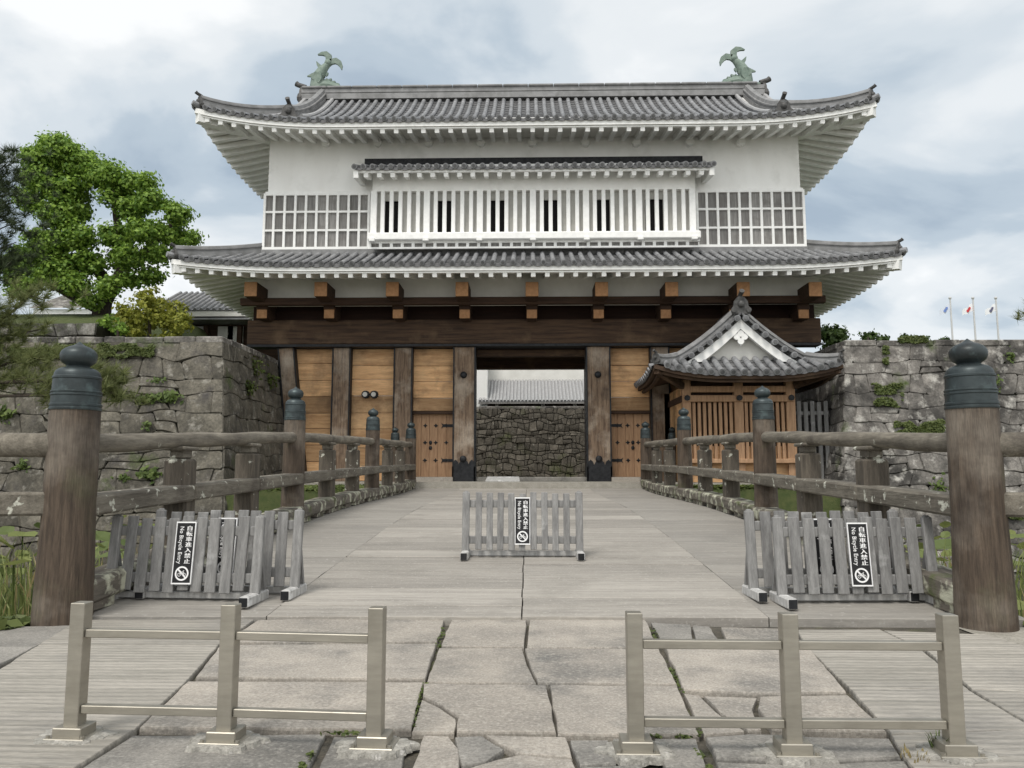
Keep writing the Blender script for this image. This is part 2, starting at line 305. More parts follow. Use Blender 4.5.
def stones(face, nrm, ulen, vlen, rh=(.45, .65), sw=(.5, 1.2), bulge=.07, gap=.018, seed=1, quoin=None, rough=.02, ns=4, wobble=.2, jd=.035):
    """one mesh of coursed irregular blocks; face(u, v) -> point"""
    rnd = random.Random(seed); mb = MB(); v0 = 0; rows = [0.0]
    rq = random.Random(seed if quoin is None else quoin)
    while v0 < vlen: v0 += rq.uniform(*rh); rows.append(min(v0, vlen))
    wob = lambda i, u: 0 if i == 0 else wobble * mnoise.noise(V((u * 1.1, i * 3.1, seed)))
    for i in range(len(rows) - 1):
        us = [0.0]; first = True
        while us[-1] < ulen:
            wd = rnd.uniform(*sw)
            if first and quoin is not None: wd = sw[1] * 1.15 if (i + (seed % 2)) % 2 else sw[0] * .95; first = False
            us.append(us[-1] + wd)
        us[-1] = max(ulen, us[-2] + .3)
        tl = [(rnd.uniform(-.2, .2) * min(1, sw[1]) if 0 < k < len(us) - 1 else 0) for k in range(len(us))]
        for k in range(len(us) - 1):
            cells = [(0.0, 1.0)]
            if rnd.random() < .16 and us[k + 1] - us[k] > .5 and not (k == 0 and quoin is not None): s = rnd.uniform(.4, .6); cells = [(0, s), (s, 1)]
            dep = rnd.uniform(-.025, .03)
            for (c0, c1) in cells:
                def fn(a, b):
                    uu = us[k] + tl[k] * (b - .5) + (us[k + 1] + tl[k + 1] * (b - .5) - us[k] - tl[k] * (b - .5)) * a
                    va = rows[i] + wob(i, uu); vb = rows[i + 1] + wob(i + 1, uu); bb = c0 + (c1 - c0) * b; return uu, va + (vb - va) * bb
                o = len(mb.v); cu, cv = fn(.5, .5); wdt = abs(us[k + 1] - us[k]); hgt = (rows[i + 1] - rows[i]) * (c1 - c0)
                gx, gy_ = [[0, min(.2, .022 / q), min(.3, .07 / q), .35, .65, 1 - min(.3, .07 / q), 1 - min(.2, .022 / q), 1] if ns > 3 else [0, min(.2, .03 / q), .5, 1 - min(.2, .03 / q), 1] for q in (wdt, max(hgt, .1))]; m = len(gx)
                for x in gx:
                    for y in gy_:
                        uu, vv = fn(x, y); uu += (cu - uu) * (gap * 2 / wdt); vv += (cv - vv) * (gap * 2 / max(hgt, .1))
                        cr = (abs(x - .5) > .46) and (abs(y - .5) > .46)
                        if cr: uu += (cu - uu) * .07; vv += (cv - vv) * .07
                        edge = x in (0, 1) or y in (0, 1)
                        d = (-jd if edge else bulge * (1 - (2 * x - 1) ** 4 * .5) * (1 - (2 * y - 1) ** 4 * .5) + dep)
                        p = V(face(uu, vv)); q = p + V(nrm) * (d + rough * nz(p, 3.1, seed)); mb.v.append(tuple(q))
                for x in range(m - 1):
                    for y in range(m - 1): a = o + x * m + y; mb.f.append((a, a + m, a + m + 1, a + 1))
    return mb
# ------------------------------------------------------------------ the setting
GZ = at(460, 481, 27).z                         # level of the ground at the gate
XC = .2                                          # centre line of the gate
def deck_z(y):
    xs = [6.3, 6.65, 9, 12.2, 14.7, 18, 21, 24, 26.2]; zs = [.02, .05, .19, .30, .375, .445, .50, .56, GZ - .01]
    return float(np.interp(y, xs, zs)) if y < 6.6 else float(np.polyval(DK, y))
DK = np.polyfit([6.4, 6.4, 6.65, 9, 11.75, 13.6, 16.3, 17.9, 22.4, 24.5, 26.2], [.025, .025, .05, .205, .335, .42, .475, .52, .58, .615, GZ - .015], 4)
mb = MB(); mb.bbox(-900, 900, -60, 1500, -2.6, -2.2); tag(mb.build('ground', M['grass']), kind='structure')
mb = MB(); mb.bbox(-60, 60, -30, 6.30, -2.3, -.035); tag(mb.build('near_bank', M['dirt']), kind='structure')
mb = MB(); mb.add([(-60, 6.3, -1.75), (60, 6.3, -1.75), (60, 26, -1.75), (-60, 26, -1.75)], [(0, 1, 2, 3)]); tag(mb.build('moat_water', M['water']), kind='structure')
mb = MB(); mb.bbox(-8.9, 9.4, 24.2, 75, -2.3, GZ - .012); tag(mb.build('courtyard', M['earth']), kind='structure')
mb = MB()
for x0, x1 in ((3.35, 45), (-45, -4.35)): mb.add([(x0, -25, -.025), (x1, -25, -.025), (x1, 6.28, -.025), (x0, 6.28, -.025)], [(0, 1, 2, 3)])
tag(mb.build('bank_path', M['earth']), kind='structure')
# flagstones in front of the bridge, traced on the ground
def slab(mb, px, h=0.0, gap=-.001, bev=.005, gz=None):
    P = [gnd(u, v) if not isinstance(u, str) else v for u, v in px] if gz is None else px
    P = [V((p[0], p[1], 0)) for p in P]; c = sum(P, V()) / len(P); Q = []
    for i in range(len(P)):                      # chipped, slightly uneven outline
        a, b = P[i], P[(i + 1) % len(P)]; n = max(1, int((b - a).length / .09)); d = (b - a).normalized(); s = V((-d.y, d.x, 0))
        for k in range(n):
            q = a.lerp(b, k / n); Q.append(q + s * (.010 * nz(q, 5, 3) + .004 * nz(q, 17, 5)) if k else q)
    def inset(q, g):
        d = (c - q); L = d.length; return q + d * min(.4, g * 1.4 / max(L, .05))
    o = len(mb.v); n = len(Q); tx, ty = random.uniform(-.004, .004), random.uniform(-.004, .004)
    for lvl, (g, z) in enumerate(((gap, -.06), (gap, -.012), (gap + bev * .45, -.003), (gap + bev, 0))):
        for q in Q:
            p = inset(q, g); mb.v.append((p.x, p.y, z + h + (p.x - c.x) * tx + (p.y - c.y) * ty + (.003 * nz(p, 9) if lvl < 3 else 0)))
    for l in range(3):
        for k in range(n): k2 = (k + 1) % n; mb.f.append((o + l * n + k, o + l * n + k2, o + (l + 1) * n + k2, o + (l + 1) * n + k))
    mb.f.append(tuple(o + 3 * n + k for k in range(n)))
st, sd, rg = MB(), MB(), MB()
CL = [(447, 614), (438, 647), (424, 682), (411, 733)]; CRt = [(648, 617), (661, 648), (679, 685), (700, 735)]
slab(st, [(453, 615), (527, 616), (524, 647), (441, 646)]); slab(st, [(530, 616), (645, 619), (658, 648), (527, 648)], .004)
slab(st, [(439, 648), (522, 648), (527, 665), (536, 683), (427, 682)]); slab(st, [(525, 649), (659, 649), (677, 684), (538, 683), (530, 665)], .003)
slab(st, [(424, 684), (546, 685), (552, 712), (556, 732), (457, 731), (459, 717), (440, 704), (423, 697)], .002)
slab(st, [(422, 699), (438, 706), (456, 718), (454, 731), (412, 731)], -.004)
slab(st, [(550, 685), (677, 686), (699, 734), (558, 733), (555, 712)])
slab(st, [(424, 735), (448, 736), (458, 748), (459, 768), (460, 800), (404, 800), (412, 768)]); slab(sd, [(455, 736), (482, 735), (504, 748), (486, 760), (462, 764)], -.004)
slab(st, [(486, 735), (566, 737), (572, 757), (520, 753), (497, 742)]); slab(st, [(463, 770), (500, 759), (520, 755), (572, 760), (590, 800), (463, 800)], .002)
slab(sd, [(570, 740), (608, 740), (616, 762), (580, 765)]); slab(sd, [(582, 767), (640, 764), (660, 800), (592, 800)]); slab(sd, [(655, 738), (696, 738), (706, 765), (668, 772)], -.003)
# left smooth column
slab(st, [(258, 620), (446, 615), (437, 641), (224, 642)], -.002); slab(st, [(221, 645), (436, 644), (425, 679), (196, 677)], .003)
slab(st, [(188, 681), (423, 682), (411, 729), (140, 727)]); slab(sd, [(133, 733), (326, 731), (306, 768), (292, 800), (40, 800), (78, 768)], -.012)
slab(sd, [(334, 733), (408, 734), (402, 768), (398, 800), (305, 800), (318, 768)], -.015)
# right smooth column
slab(sd, [(651, 622), (690, 624), (693, 640), (661, 640)], -.004); slab(sd, [(693, 625), (709, 626), (719, 640), (696, 641)], -.003); slab(st, [(721, 627), (790, 629), (801, 642), (727, 641)])
slab(st, [(663, 643), (806, 645), (846, 692), (760, 694), (684, 690)], .006)
slab(st, [(684, 693), (699, 695), (717, 712), (744, 730), (704, 733)], -.004); slab(st, [(704, 695), (757, 697), (752, 708), (761, 728), (748, 729), (720, 711)], -.005); slab(st, [(760, 697), (848, 696), (886, 732), (772, 729), (758, 708)], .004)
slab(sd, [(706, 737), (748, 734), (790, 735), (792, 758), (716, 757)]); slab(sd, [(794, 735), (889, 737), (900, 754), (800, 760)], -.006); slab(sd, [(716, 760), (800, 763), (904, 758), (935, 800), (735, 800)], -.01)
# ridged strips either side
Lx = [(256, 619), (220, 649), (192, 679), (136, 727), (74, 768), (30, 800)]; Wx = [(78, 622), (38, 645), (0, 664), (-60, 697), (-160, 750), (-230, 790)]
ys = [(78, 254, 620, 620), (38, 218, 645, 645), (-18, 188, 679, 679), (-95, 134, 723, 730), (-165, 74, 762, 768), (-230, 30, 800, 800)]
for a, b in zip(ys, ys[1:]): slab(rg, [(a[0], a[2]), (a[1], a[3]), (b[1], b[3]), (b[0], b[2])], random.uniform(-.004, .004))
yr = [(796, 880, 630, 630), (808, 922, 648, 650), (849, 968, 687, 689), (892, 1034, 734, 728), (905, 1078, 757, 755), (940, 1140, 800, 800)]
for a, b in zip(yr, yr[1:]): slab(rg, [(a[0], a[2]), (a[1], a[3]), (b[1], b[3]), (b[0], b[2])], random.uniform(-.004, .004))
yq = [(884, 985, 630, 634), (926, 1060, 650, 655), (972, 1140, 689, 696), (1038, 1260, 728, 740), (1120, 1400, 780, 800)]
for a, b in zip(yq, yq[1:]): slab(rg, [(a[0], a[2]), (a[1], a[3]), (b[1], b[3]), (b[0], b[2])], random.uniform(-.004, .004))
for a, b in zip([(-60, 74, 627, 624), (-130, 34, 647, 646), (-230, -4, 668, 666), (-400, -110, 725, 722)], [(-130, 34, 647, 646), (-230, -4, 668, 666), (-400, -110, 725, 722), (-560, -240, 790, 790)]):
    slab(sd, [(a[0], a[2]), (a[1], a[3]), (b[1], b[3]), (b[0], b[2])], random.uniform(-.01, .004))
for i in range(-9, 10):                          # the same paving carries on towards and behind the camera
    for j in range(12):
        x, y = i * .9 + random.uniform(-.08, .08) + (j % 2) * .4, 2.72 - j * .7
        slab(sd if random.random() < .5 else st, [(x - .45, y - .35), (x + .45, y - .35), (x + .45, y + .35), (x - .45, y + .35)], random.uniform(-.008, .004), gz=1)
tag(st.build('flagstone_paving', M['flag']), kind='structure'); tag(sd.build('grey_flagstone_paving', M['flagdark']), kind='structure'); tag(rg.build('ridged_paving', M['ridged']), kind='structure')
# bridge: deck of boards, kerb beams, under-structure
HW = 3.72
bridge = thing('wooden_bridge', (0, 6.4, 0), 'broad wooden footbridge of pale grey planks rising to the castle gate', 'bridge')
dc, ds, dr = MB(), MB(), MB()
y = 6.36; k = 0
while y < 26.3:
    wdt = random.uniform(.30, .5) if y < 9 else random.uniform(.42, .7); wdt = min(wdt, 26.3 - y + .02); ga = random.choice((.004, .006, .012, .03)) * (1 if y < 9 else 1.6)
    jx = -.06 + .004 * math.sin(k * 2.3)
    for x0, x1, tgt in ((-HW - .25, -2.13, ds), (-2.12, jx, dc), (jx + .012, 1.92, dc), (1.93, HW + .25, dr)):
        zt = random.uniform(-.004, .004); a = y + .003 + (ga if tgt is dc else ga * .4); b = y + wdt - .003
        z0, z1 = deck_z(a) + zt, deck_z(b) + zt
        if tgt is not dc: z0 -= .004; z1 -= .004
        cx, dxx = (x0 + x1) / 2, (x1 - x0)
        tgt.add([(x0, a, z0 - .1), (x1, a, z0 - .1), (x1, b, z1 - .1), (x0, b, z1 - .1), (x0, a, z0 - .006), (x1, a, z0 - .006), (x1, b, z1 - .006), (x0, b, z1 - .006),
                 (x0, a + .006, z0), (x1, a + .006, z0), (x1, b - .006, z1), (x0, b - .006, z1)],
                [(0, 1, 5, 4), (1, 2, 6, 5), (2, 3, 7, 6), (3, 0, 4, 7), (4, 5, 9, 8), (5, 6, 10, 9), (6, 7, 11, 10), (7, 4, 8, 11), (8, 9, 10, 11)])
    y += wdt; k += 1
dc.build('deck', M['deck'], bridge); ds.build('deck_edge', M['deckside'], bridge); dr.build('deck_edge', M['deckside'], bridge)
ub = MB(); ub.sweep([(0, yy, deck_z(yy) - .28) for yy in np.linspace(6.32, 24.3, 24)], [(-HW - .2, -.15), (HW + .2, -.15), (HW + .2, .15), (-HW - .2, .15)]); ub.build('girder', M['wood_dark'], bridge)
for yy in (11, 16, 21):
    pb = MB()
    for x in (-3, 0, 3): pb.tube([(x, yy, -2.3), (x, yy, deck_z(yy) - .3)], .2, 10)
    pb.build('pier', M['stonegrey'], bridge)
# railings
GY = [6.3 * q for q in (1, 1.93, 2.91, 3.86)]
def giboshi(mbx, c, r, h):
    pr = [(1.04, 0), (1.05, .01), (1.05, .03), (1.02, .04), (1.02, .055), (1.045, .06), (1.045, .085), (1.0, .095), (1.0, .20), (1.03, .21), (1.03, .225), (1.0, .235), (1.0, .245), (1.03, .255), (1.03, .27), (.98, .28), (.96, .44), (.99, .45), (.99, .475), (.94, .49), (.92, .53), (.86, .565), (.74, .595), (.58, .615), (.49, .625), (.46, .64), (.50, .655), (.60, .675), (.68, .70), (.735, .74), (.75, .785), (.74, .82), (.69, .855), (.58, .89), (.42, .92), (.26, .94), (.14, .965), (.07, .985), (.02, 1.0)]
    return mbx.lathe([(a * r, b * h) for a, b in pr], c, 28)
def railing(side, label):
    root = thing('bridge_railing', (side * 3.72, 6.3, 0), label, 'railing', 'bridge railings')
    xx = lambda yy: side * float(np.interp(yy, [6.3, 12.2], [3.76, 3.71] if side < 0 else [3.60, 3.70]))
    def post(x, yy, top, r, base, cap):
        p = MB(); p.lathe([(r * 1.17, base), (r * 1.14, base + .3), (r * 1.04, top * .5 + base * .5), (r, top)], (x, yy, 0), 24); p = p.build('post', M['railpost'], root, 'auto')
        g = MB(); giboshi(g, (x, yy, top), r * .99, cap); g.build('finial', M['bronze'], p, 'auto')
    T = []                                       # heights of the round handrail
    for i, yy in enumerate(GY):
        top = (1.69, 1.985, 2.14, 2.19)[i]
        post(xx(yy), yy, top, .19 if i == 0 else .165, -.1 if i == 0 else deck_z(yy) - .4, .58 if i == 0 else .54)
    hz = lambda yy: float(np.interp(yy, [0, 6.3, 12.16, 18.3, 24.3, 28], [1.40, 1.415, 1.72, 1.88, 2.00, 2.03])); mz = lambda yy: float(np.interp(yy, [6.3, 12.16, 18.3, 24.3], [.905, 1.065, 1.21, 1.29]))
    bays = [(GY[0], GY[1]), (GY[1], GY[2]), (GY[2], GY[3])]
    for a, b in bays:
        n = 7; ys_ = [a + (b - a) * t / n for t in range(n + 1)]
        h = MB(); h.tube([(xx(q), q, hz(q) + .006 * math.sin(q * 5)) for q in ys_], [.084 * (1 + .05 * math.sin(q * 3.7)) for q in ys_], 14); h.build('handrail', M['handrail'], root, 'auto')
        for t in (1 / 3, 2 / 3):
            q = a + (b - a) * t
            s = MB(); s.cbox((xx(q), q, (deck_z(q) + .2 + hz(q) - .2) / 2), (.26, .26, hz(q) - .2 - deck_z(q) - .2), .025)
            s = s.build('strut', M['strut'], root); c = MB(); c.cbox((xx(q), q, hz(q) - .135), (.17, .20, .13), .02); c.cbox((xx(q), q, hz(q) - .088), (.24, .36, .045), .015); c.build('bearing_block', M['rail'], s)
        for t0, t1 in ((0, 1 / 3), (1 / 3, 2 / 3), (2 / 3, 1)):
            p0, p1 = a + (b - a) * t0, a + (b - a) * t1
            m_ = MB(); m_.bar((xx(p0) - side * .03, p0 + .012, mz(p0)), (xx(p1) - side * .03, p1 - .012, mz(p1)), .30, .17, b=.02); m_.build('mid_rail', M['rail'], root)
            kb = MB(); kb.bar((xx(p0) - side * .03, p0 + .012, deck_z(p0) + .175), (xx(p1) - side * .03, p1 - .012, deck_z(p1) + .175), .34, .20, b=.03)
            for q in np.linspace(p0 + .25, p1 - .25, 3): kb.box((xx(q) - side * .03, q, deck_z(q) + .05), (.28, .42, .09))
            kb.build('kerb_beam', M['kerb'], root)
    # wings that leave the bridge along the banks
    p0 = (xx(6.3), 6.3); d = V((side * 1.0, -.42, 0)).normalized(); e = V((p0[0], p0[1], 0)) + d * 4.2
    for nm, z, q in (('handrail', 1.40, 0), ('mid_rail', .93, 1)):
        m_ = MB(); A = V((*p0, z)) + d * .1; B = V((e.x, e.y, z + .01))
        (m_.tube([A.lerp(B, t / 5) for t in range(6)], .10, 14) if q == 0 else m_.bar(A, B, .20, .19, b=.02)); m_.build(nm, M['handrail' if q == 0 else 'rail'], root, 'auto' if q == 0 else False)
    post(e.x, e.y, 1.62, .2, -.1, .56)
    for t in (.45, .8):
        q = V((*p0, 0)).lerp(e, t); s = MB(); s.cbox((q.x, q.y, .60), (.22, .22, 1.2), .02); s.build('strut', M['strut'], root)
    yf, xf = 26.0, side * (4.5 if side < 0 else 4.85)
    post(xf, yf, 2.17, .15, GZ - .3, .48)
    for nm, dz in (('handrail', -.15), ('mid_rail', -.86)):
        m_ = MB(); m_.tube([(xx(24.3), 24.35, hz(24.3) - (.0 if dz > -.3 else .71)), (xf, yf, 2.17 + dz)], .075, 10); m_.build(nm, M['rail'], root, 'auto')
    return root
railing(-1, 'weathered timber railing with bronze onion caps along the left edge of the bridge'); railing(1, 'weathered timber railing with bronze caps along the right edge, in front of the guardhouse')
# ------------------------------------------------------------------ roofs
class Roof:
    """hipped roof skirt: plan rectangle, concave profile, corners that sweep up"""
    def __init__(s, x0, x1, y0, y1, ze, a, b, lift, reach, fade):
        s.x0, s.x1, s.y0, s.y1, s.ze, s.a, s.b, s.lift, s.reach, s.fade = x0, x1, y0, y1, ze, a, b, lift, reach, fade
    def z(s, x, y, t=None):
        dxx = min(x - s.x0, s.x1 - x); dyy = min(y - s.y0, s.y1 - y)
        if t is None: t = min(dxx, dyy)
        q = max(0, 1 - max(dxx, dyy) / s.reach) ** 2.2 if max(dxx, dyy) < s.reach else 0
        return s.ze + s.a * t + s.b * t * t + s.lift * q * max(0, 1 - max(t, 0) / s.fade)
def tile_rows(mb, ends, fn, across, top, sp, r, step=.3, pan=None):
    pan = pan or mb
    """fn(u, t) -> point on the roof; rows of round tiles with dished pans between; top(u) -> length of row"""
    ac = V(across)
    n = max(1, round((ends[1] - ends[0]) / sp)); sp = (ends[1] - ends[0]) / n
    for i in range(n + 1):
        u = ends[0] + sp * i; T = top(u)
        if T < .12: continue
        ts = []; t = 0.0
        while t < T - .02: ts.append((t, 1.0, 0)); t2 = min(t + step, T); ts.append((t2 - .002, .90, 1)); t = t2
        prof = [(-1, 0), (-.87, .5), (-.5, .87), (0, 1), (.5, .87), (.87, .5), (1, 0)]
        path = [fn(u, q[0]) for q in ts]; o = len(mb.v)
        d0 = (path[-1] - path[0]).normalized(); nm = ac.cross(d0); nm = nm if nm.z > 0 else -nm
        for p, q in zip(path, ts):
            for a, b in prof: mb.v.append(tuple(p + ac * a * r * q[1] + nm * (b * r * q[1] + .012)))
        m = len(prof)
        for k in range(len(path) - 1):
            for j in range(m - 1): mb.f.append((o + k * m + j, o + k * m + j + 1, o + (k + 1) * m + j + 1, o + (k + 1) * m + j))
        if i < n:                                # pan
            T2 = min(T, top(u + sp)) if min(T, top(u + sp)) > .1 else T; o = len(pan.v); pr = [(0, 0), (.28, -.03), (.5, -.042), (.72, -.03), (1, 0)]; kk = 0
            for q in ts:
                tq = min(q[0], T2); pa, pb = fn(u, tq), fn(u + sp, tq)
                for a, b in pr: p = pa.lerp(pb, a); pan.v.append(tuple(p + nm * (b + (.020 if q[2] == 0 else 0))))
                kk += 1
            for k in range(kk - 1):
                for j in range(4): pan.f.append((o + k * 5 + j, o + k * 5 + j + 1, o + (k + 1) * 5 + j + 1, o + (k + 1) * 5 + j))
            o = len(pan.v); pa, pb = fn(u, 0), fn(u + sp, 0)        # hanging lip of the eave tile
            for a, b in pr:
                p = pa.lerp(pb, a); pan.v.append(tuple(p + nm * (b + .02))); pan.v.append(tuple(p + V((0, 0, b - .085))))
            for j in range(4): pan.f.append((o + 2 * j, o + 2 * j + 2, o + 2 * j + 3, o + 2 * j + 1))
        d = (fn(u, 0) - fn(u, .2)).normalized(); c = path[0] + nm * .012 + d * .02
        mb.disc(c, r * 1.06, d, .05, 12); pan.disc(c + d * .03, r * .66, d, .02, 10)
def ridge_bar(name, path, w, h, mat_, parent, capr=None):
    m = MB(); cr_ = capr or w * .36
    pr = [(-w / 2, -.12), (w / 2, -.12), (w / 2, h * .30), (w / 2 - .03, h * .32), (w / 2 - .03, h * .62), (w / 2 + .01, h * .64), (w / 2 + .01, h * .78), (cr_, h * .80), (cr_ * .8, h + cr_ * .4), (0, h + cr_ * .75), (-cr_ * .8, h + cr_ * .4), (-cr_, h * .80), (-w / 2 - .01, h * .78), (-w / 2 - .01, h * .64), (-w / 2 + .03, h * .62), (-w / 2 + .03, h * .32), (-w / 2, h * .30)]
    m.sweep(path, pr); return m.build(name, mat_, parent)
def ogre_tile(p, d, s, parent):                   # ridge-end ornament: shield, curls and a projecting round tile
    d = V(d).normalized(); sd_ = d.cross(V((0, 0, 1))).normalized(); up = V((0, 0, 1)); p = V(p); m = MB()
    poly = [(-.5, -.1), (.5, -.1), (.55, .15), (.42, .35), (.38, .62), (.2, .85), (0, .95), (-.2, .85), (-.38, .62), (-.42, .35), (-.55, .15)]
    m.prism([p + sd_ * a * s + up * b * s for a, b in poly], d * .14 * s)
    for q in (-1, 1): m.disc(p + sd_ * q * .42 * s + up * .12 * s + d * .16 * s, .15 * s, d, .08 * s, 10)
    m.sphere(p + up * .45 * s + d * .16 * s, .2 * s, 8, 5); m.tube([p - d * .1 * s + up * .95 * s, p + d * .30 * s + up * 1.08 * s, p + d * .42 * s + up * 1.16 * s], [.13 * s, .13 * s, .15 * s], 10)
    m.box(p - d * .06 * s + up * .1 * s, (.9 * s, .12 * s, .3 * s), Matrix((sd_, d, up)).transposed())
    return m.build('ogre_tile', M['ogre'], parent, 'auto')
def eave_set(rf, parent, n_front, rw, fasc, depth, drop, sides=True, mat_r='white_paint', mat_s='soffit', mat_f='plaster', rlen=None, side_n=None):
    """fascia, soffit and rafters under a roof; front rafters are separate parts"""
    def edge(k, off, dz):
        P = []
        x0, x1, y0, y1 = rf.x0 + off, rf.x1 - off, rf.y0 + off, rf.y1 - off
        for x in np.linspace(x0, x1, 61): P.append(V((x, y0, 0)))
        if k == 'front': pts = P
        elif k == 'left': pts = [V((x0, y, 0)) for y in np.linspace(y0, y1, 31)]
        else: pts = [V((x1, y, 0)) for y in np.linspace(y0, y1, 31)]
        return [V((p.x, p.y, rf.z(min(max(p.x, rf.x0), rf.x1), p.y, 0) + dz)) for p in pts]
    f = MB(); pr = [(-.05, -fasc), (.05, -fasc), (.05, 0), (-.05, 0)]
    for k in (('front', 'left', 'right') if sides else ('front',)): f.sweep(edge(k, .10, -.07), pr)
    f2 = MB(); pr2 = [(-.05, -.06), (.05, -.06), (.05, -.012), (-.05, -.012)]
    for k in (('front', 'left', 'right') if sides else ('front',)): f2.sweep(edge(k, .15, -.07 - fasc), pr2)
    fo = f.build('eave_board', M[mat_f], parent); f2.build('eave_batten', M[mat_f], parent)
    def under(x, y): return rf.z(x, y, 0) - fasc - .135 + (rf.a * .55) * min(x - rf.x0, rf.x1 - x, y - rf.y0)
    s = MB(); s.grid(lambda a, b: (lambda x, y: V((x, y, under(x, y))))(rf.x0 + .16 + (rf.x1 - rf.x0 - .32) * a, rf.y0 + .16 + depth * b), 60, 8)
    if sides:
        for sd_ in (0, 1): s.grid(lambda a, b: (lambda x, y: V((x, y, under(x, y))))((rf.x0 + .16 + depth * b) if sd_ == 0 else (rf.x1 - .16 - depth * b), rf.y0 + .16 + depth * .98 + (rf.y1 - rf.y0 - depth) * a), 20, 8)
    s.build('soffit', M[mat_s], parent)
    for i in range(n_front):
        x = rf.x0 + .45 + (rf.x1 - rf.x0 - .9) * i / (n_front - 1); L = min(depth, (min(x - rf.x0, rf.x1 - x)) * 1.0 + .1); r = MB()
        y0 = rf.y0 + .13; y1 = rf.y0 + .2 + max(L, .4)
        z0, z1 = under(x, y0) - rw * .5, under(x, y1) - rw * .5; r.bar((x, y0, z0), (x, y1, z1), rw, rw * 1.15); r.build('rafter', M[mat_r], parent)
    if sides:
        r = MB()
        n = side_n or int((rf.y1 - rf.y0) / .45)
        for sd_ in (0, 1):
            for i in range(n):
                y = rf.y0 + .5 + (rf.y1 - rf.y0 - 1) * i / (n - 1); L = min(depth, y - rf.y0 + .1)
                xa, xb = (rf.x0 + .13, rf.x0 + .2 + L) if sd_ == 0 else (rf.x1 - .13, rf.x1 - .2 - L)
                r.bar((xa, y, under(xa, y) - rw * .5), (xb, y, under(xb, y) - rw * .5), rw, rw * 1.15)
        tag(r.build('side_rafters', M[mat_r], parent), kind='stuff')
        for sd_ in (0, 1):                       # corner hip rafter
            h = MB(); e0 = V((rf.x0 + .12 if sd_ == 0 else rf.x1 - .12, rf.y0 + .12, 0)); e1 = V((rf.x0 + depth + .1 if sd_ == 0 else rf.x1 - depth - .1, rf.y0 + depth + .1, 0))
            e0.z = under(e0.x, e0.y) - rw * .75; e1.z = under(e1.x, e1.y) - rw * .75; h.bar(e0, e1, rw * 1.9, rw * 2.0); h.build('hip_rafter', M[mat_r], parent)
def roof_front(rf, parent, name, sp, r, top_front, top_side, x_rng=None):
    m = MB(); pn = MB()
    tile_rows(m, (rf.x0 + .12, rf.x1 - .12), lambda u, t: V((u, rf.y0 + t, rf.z(u, rf.y0 + t, t))), (1, 0, 0), top_front, sp, r, pan=pn)
    for sd_ in (0, 1):
        tile_rows(m, (rf.y0 + .12, rf.y1 - .12), lambda u, t: V(((rf.x0 + t) if sd_ == 0 else (rf.x1 - t), u, rf.z((rf.x0 + t) if sd_ == 0 else (rf.x1 - t), u, t))), (0, 1, 0), top_side, sp, r, pan=pn)
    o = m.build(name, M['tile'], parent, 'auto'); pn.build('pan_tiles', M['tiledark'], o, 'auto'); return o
# ------------------------------------------------------------------ the gatehouse
gate = thing('gatehouse', (XC, 29, GZ), 'two storey castle gatehouse with white plaster walls, grey tiled roofs and timber base', 'gatehouse')
WD = 26.0; WB = 32.4                               # front and back of the upper storey
xl, xr = at(268, 193, WD).x, at(800.5, 193, WD).x
z_wb = at(532, 249, WD).z; z_wt = at(532, 128, WD).z + .4; z_lat = at(532, 192, WD).z
mb = MB(); mb.bbox(xl, xr, WD, WB, z_wb - .6, z_wt); mb.build('upper_wall', M['plaster'], gate)
mb = MB(); mb.bbox(xl - .07, xr + .07, WD - .06, WD + .02, z_lat - .02, z_lat + .06); mb.build('wall_moulding', M['white_paint'], gate)
# lower roof
cl, cr2 = at(169, 243, 23.8).x, at(905, 245, 23.8).x
ze = at(532, 262.5, 23.8).z; zc = at(168, 259, 23.8).z
top_d = 2.1; rise = at(532, 253, 25.9).z - ze
LR = Roof(cl, cr2, 23.8, 34.6, ze, .40, (rise - .40 * top_d) / top_d ** 2, zc - ze + .10, 4.6, 3.0)
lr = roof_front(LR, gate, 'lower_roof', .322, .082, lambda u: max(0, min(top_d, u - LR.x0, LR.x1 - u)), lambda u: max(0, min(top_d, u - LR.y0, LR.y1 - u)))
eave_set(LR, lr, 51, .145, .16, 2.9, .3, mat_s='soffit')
mb = MB(); mb.bbox(xl - .12, xr + .12, WD - .16, WD + .02, at(532, 256, WD - .16).z, z_wb - .01); mb.bbox(xl - .2, xl - .02, WD - .1, WB, z_wb - .35, z_wb - .02); mb.bbox(xr + .02, xr + .2, WD - .1, WB, z_wb - .35, z_wb - .02); mb.build('flashing', M['ridge'], lr)
for s in (0, 1):
    P = []
    for t in np.linspace(.15, 2.35, 10):
        x = LR.x0 + t if s == 0 else LR.x1 - t; P.append(V((x, LR.y0 + t, LR.z(x, LR.y0 + t, t) + .08)))
    ridge_bar('hip_ridge', P, .26, .22, M['ridge'], lr)
    d = P[0] - P[1]; ogre_tile(P[0] - V((0, 0, .12)), V((d.x, d.y, 0)), .38, lr)
    tp = MB(); c = P[0] + V((d.x, d.y, 0)).normalized() * .14 - V((0, 0, .06)); tp.tube([c - V((d.x, d.y, 0)).normalized() * .4 + V((0, 0, -.03)), c, c + V((d.x, d.y, .02)).normalized() * .12], [.10, .10, .09], 10); tp.build('corner_tile', M['tile'], lr, 'auto')
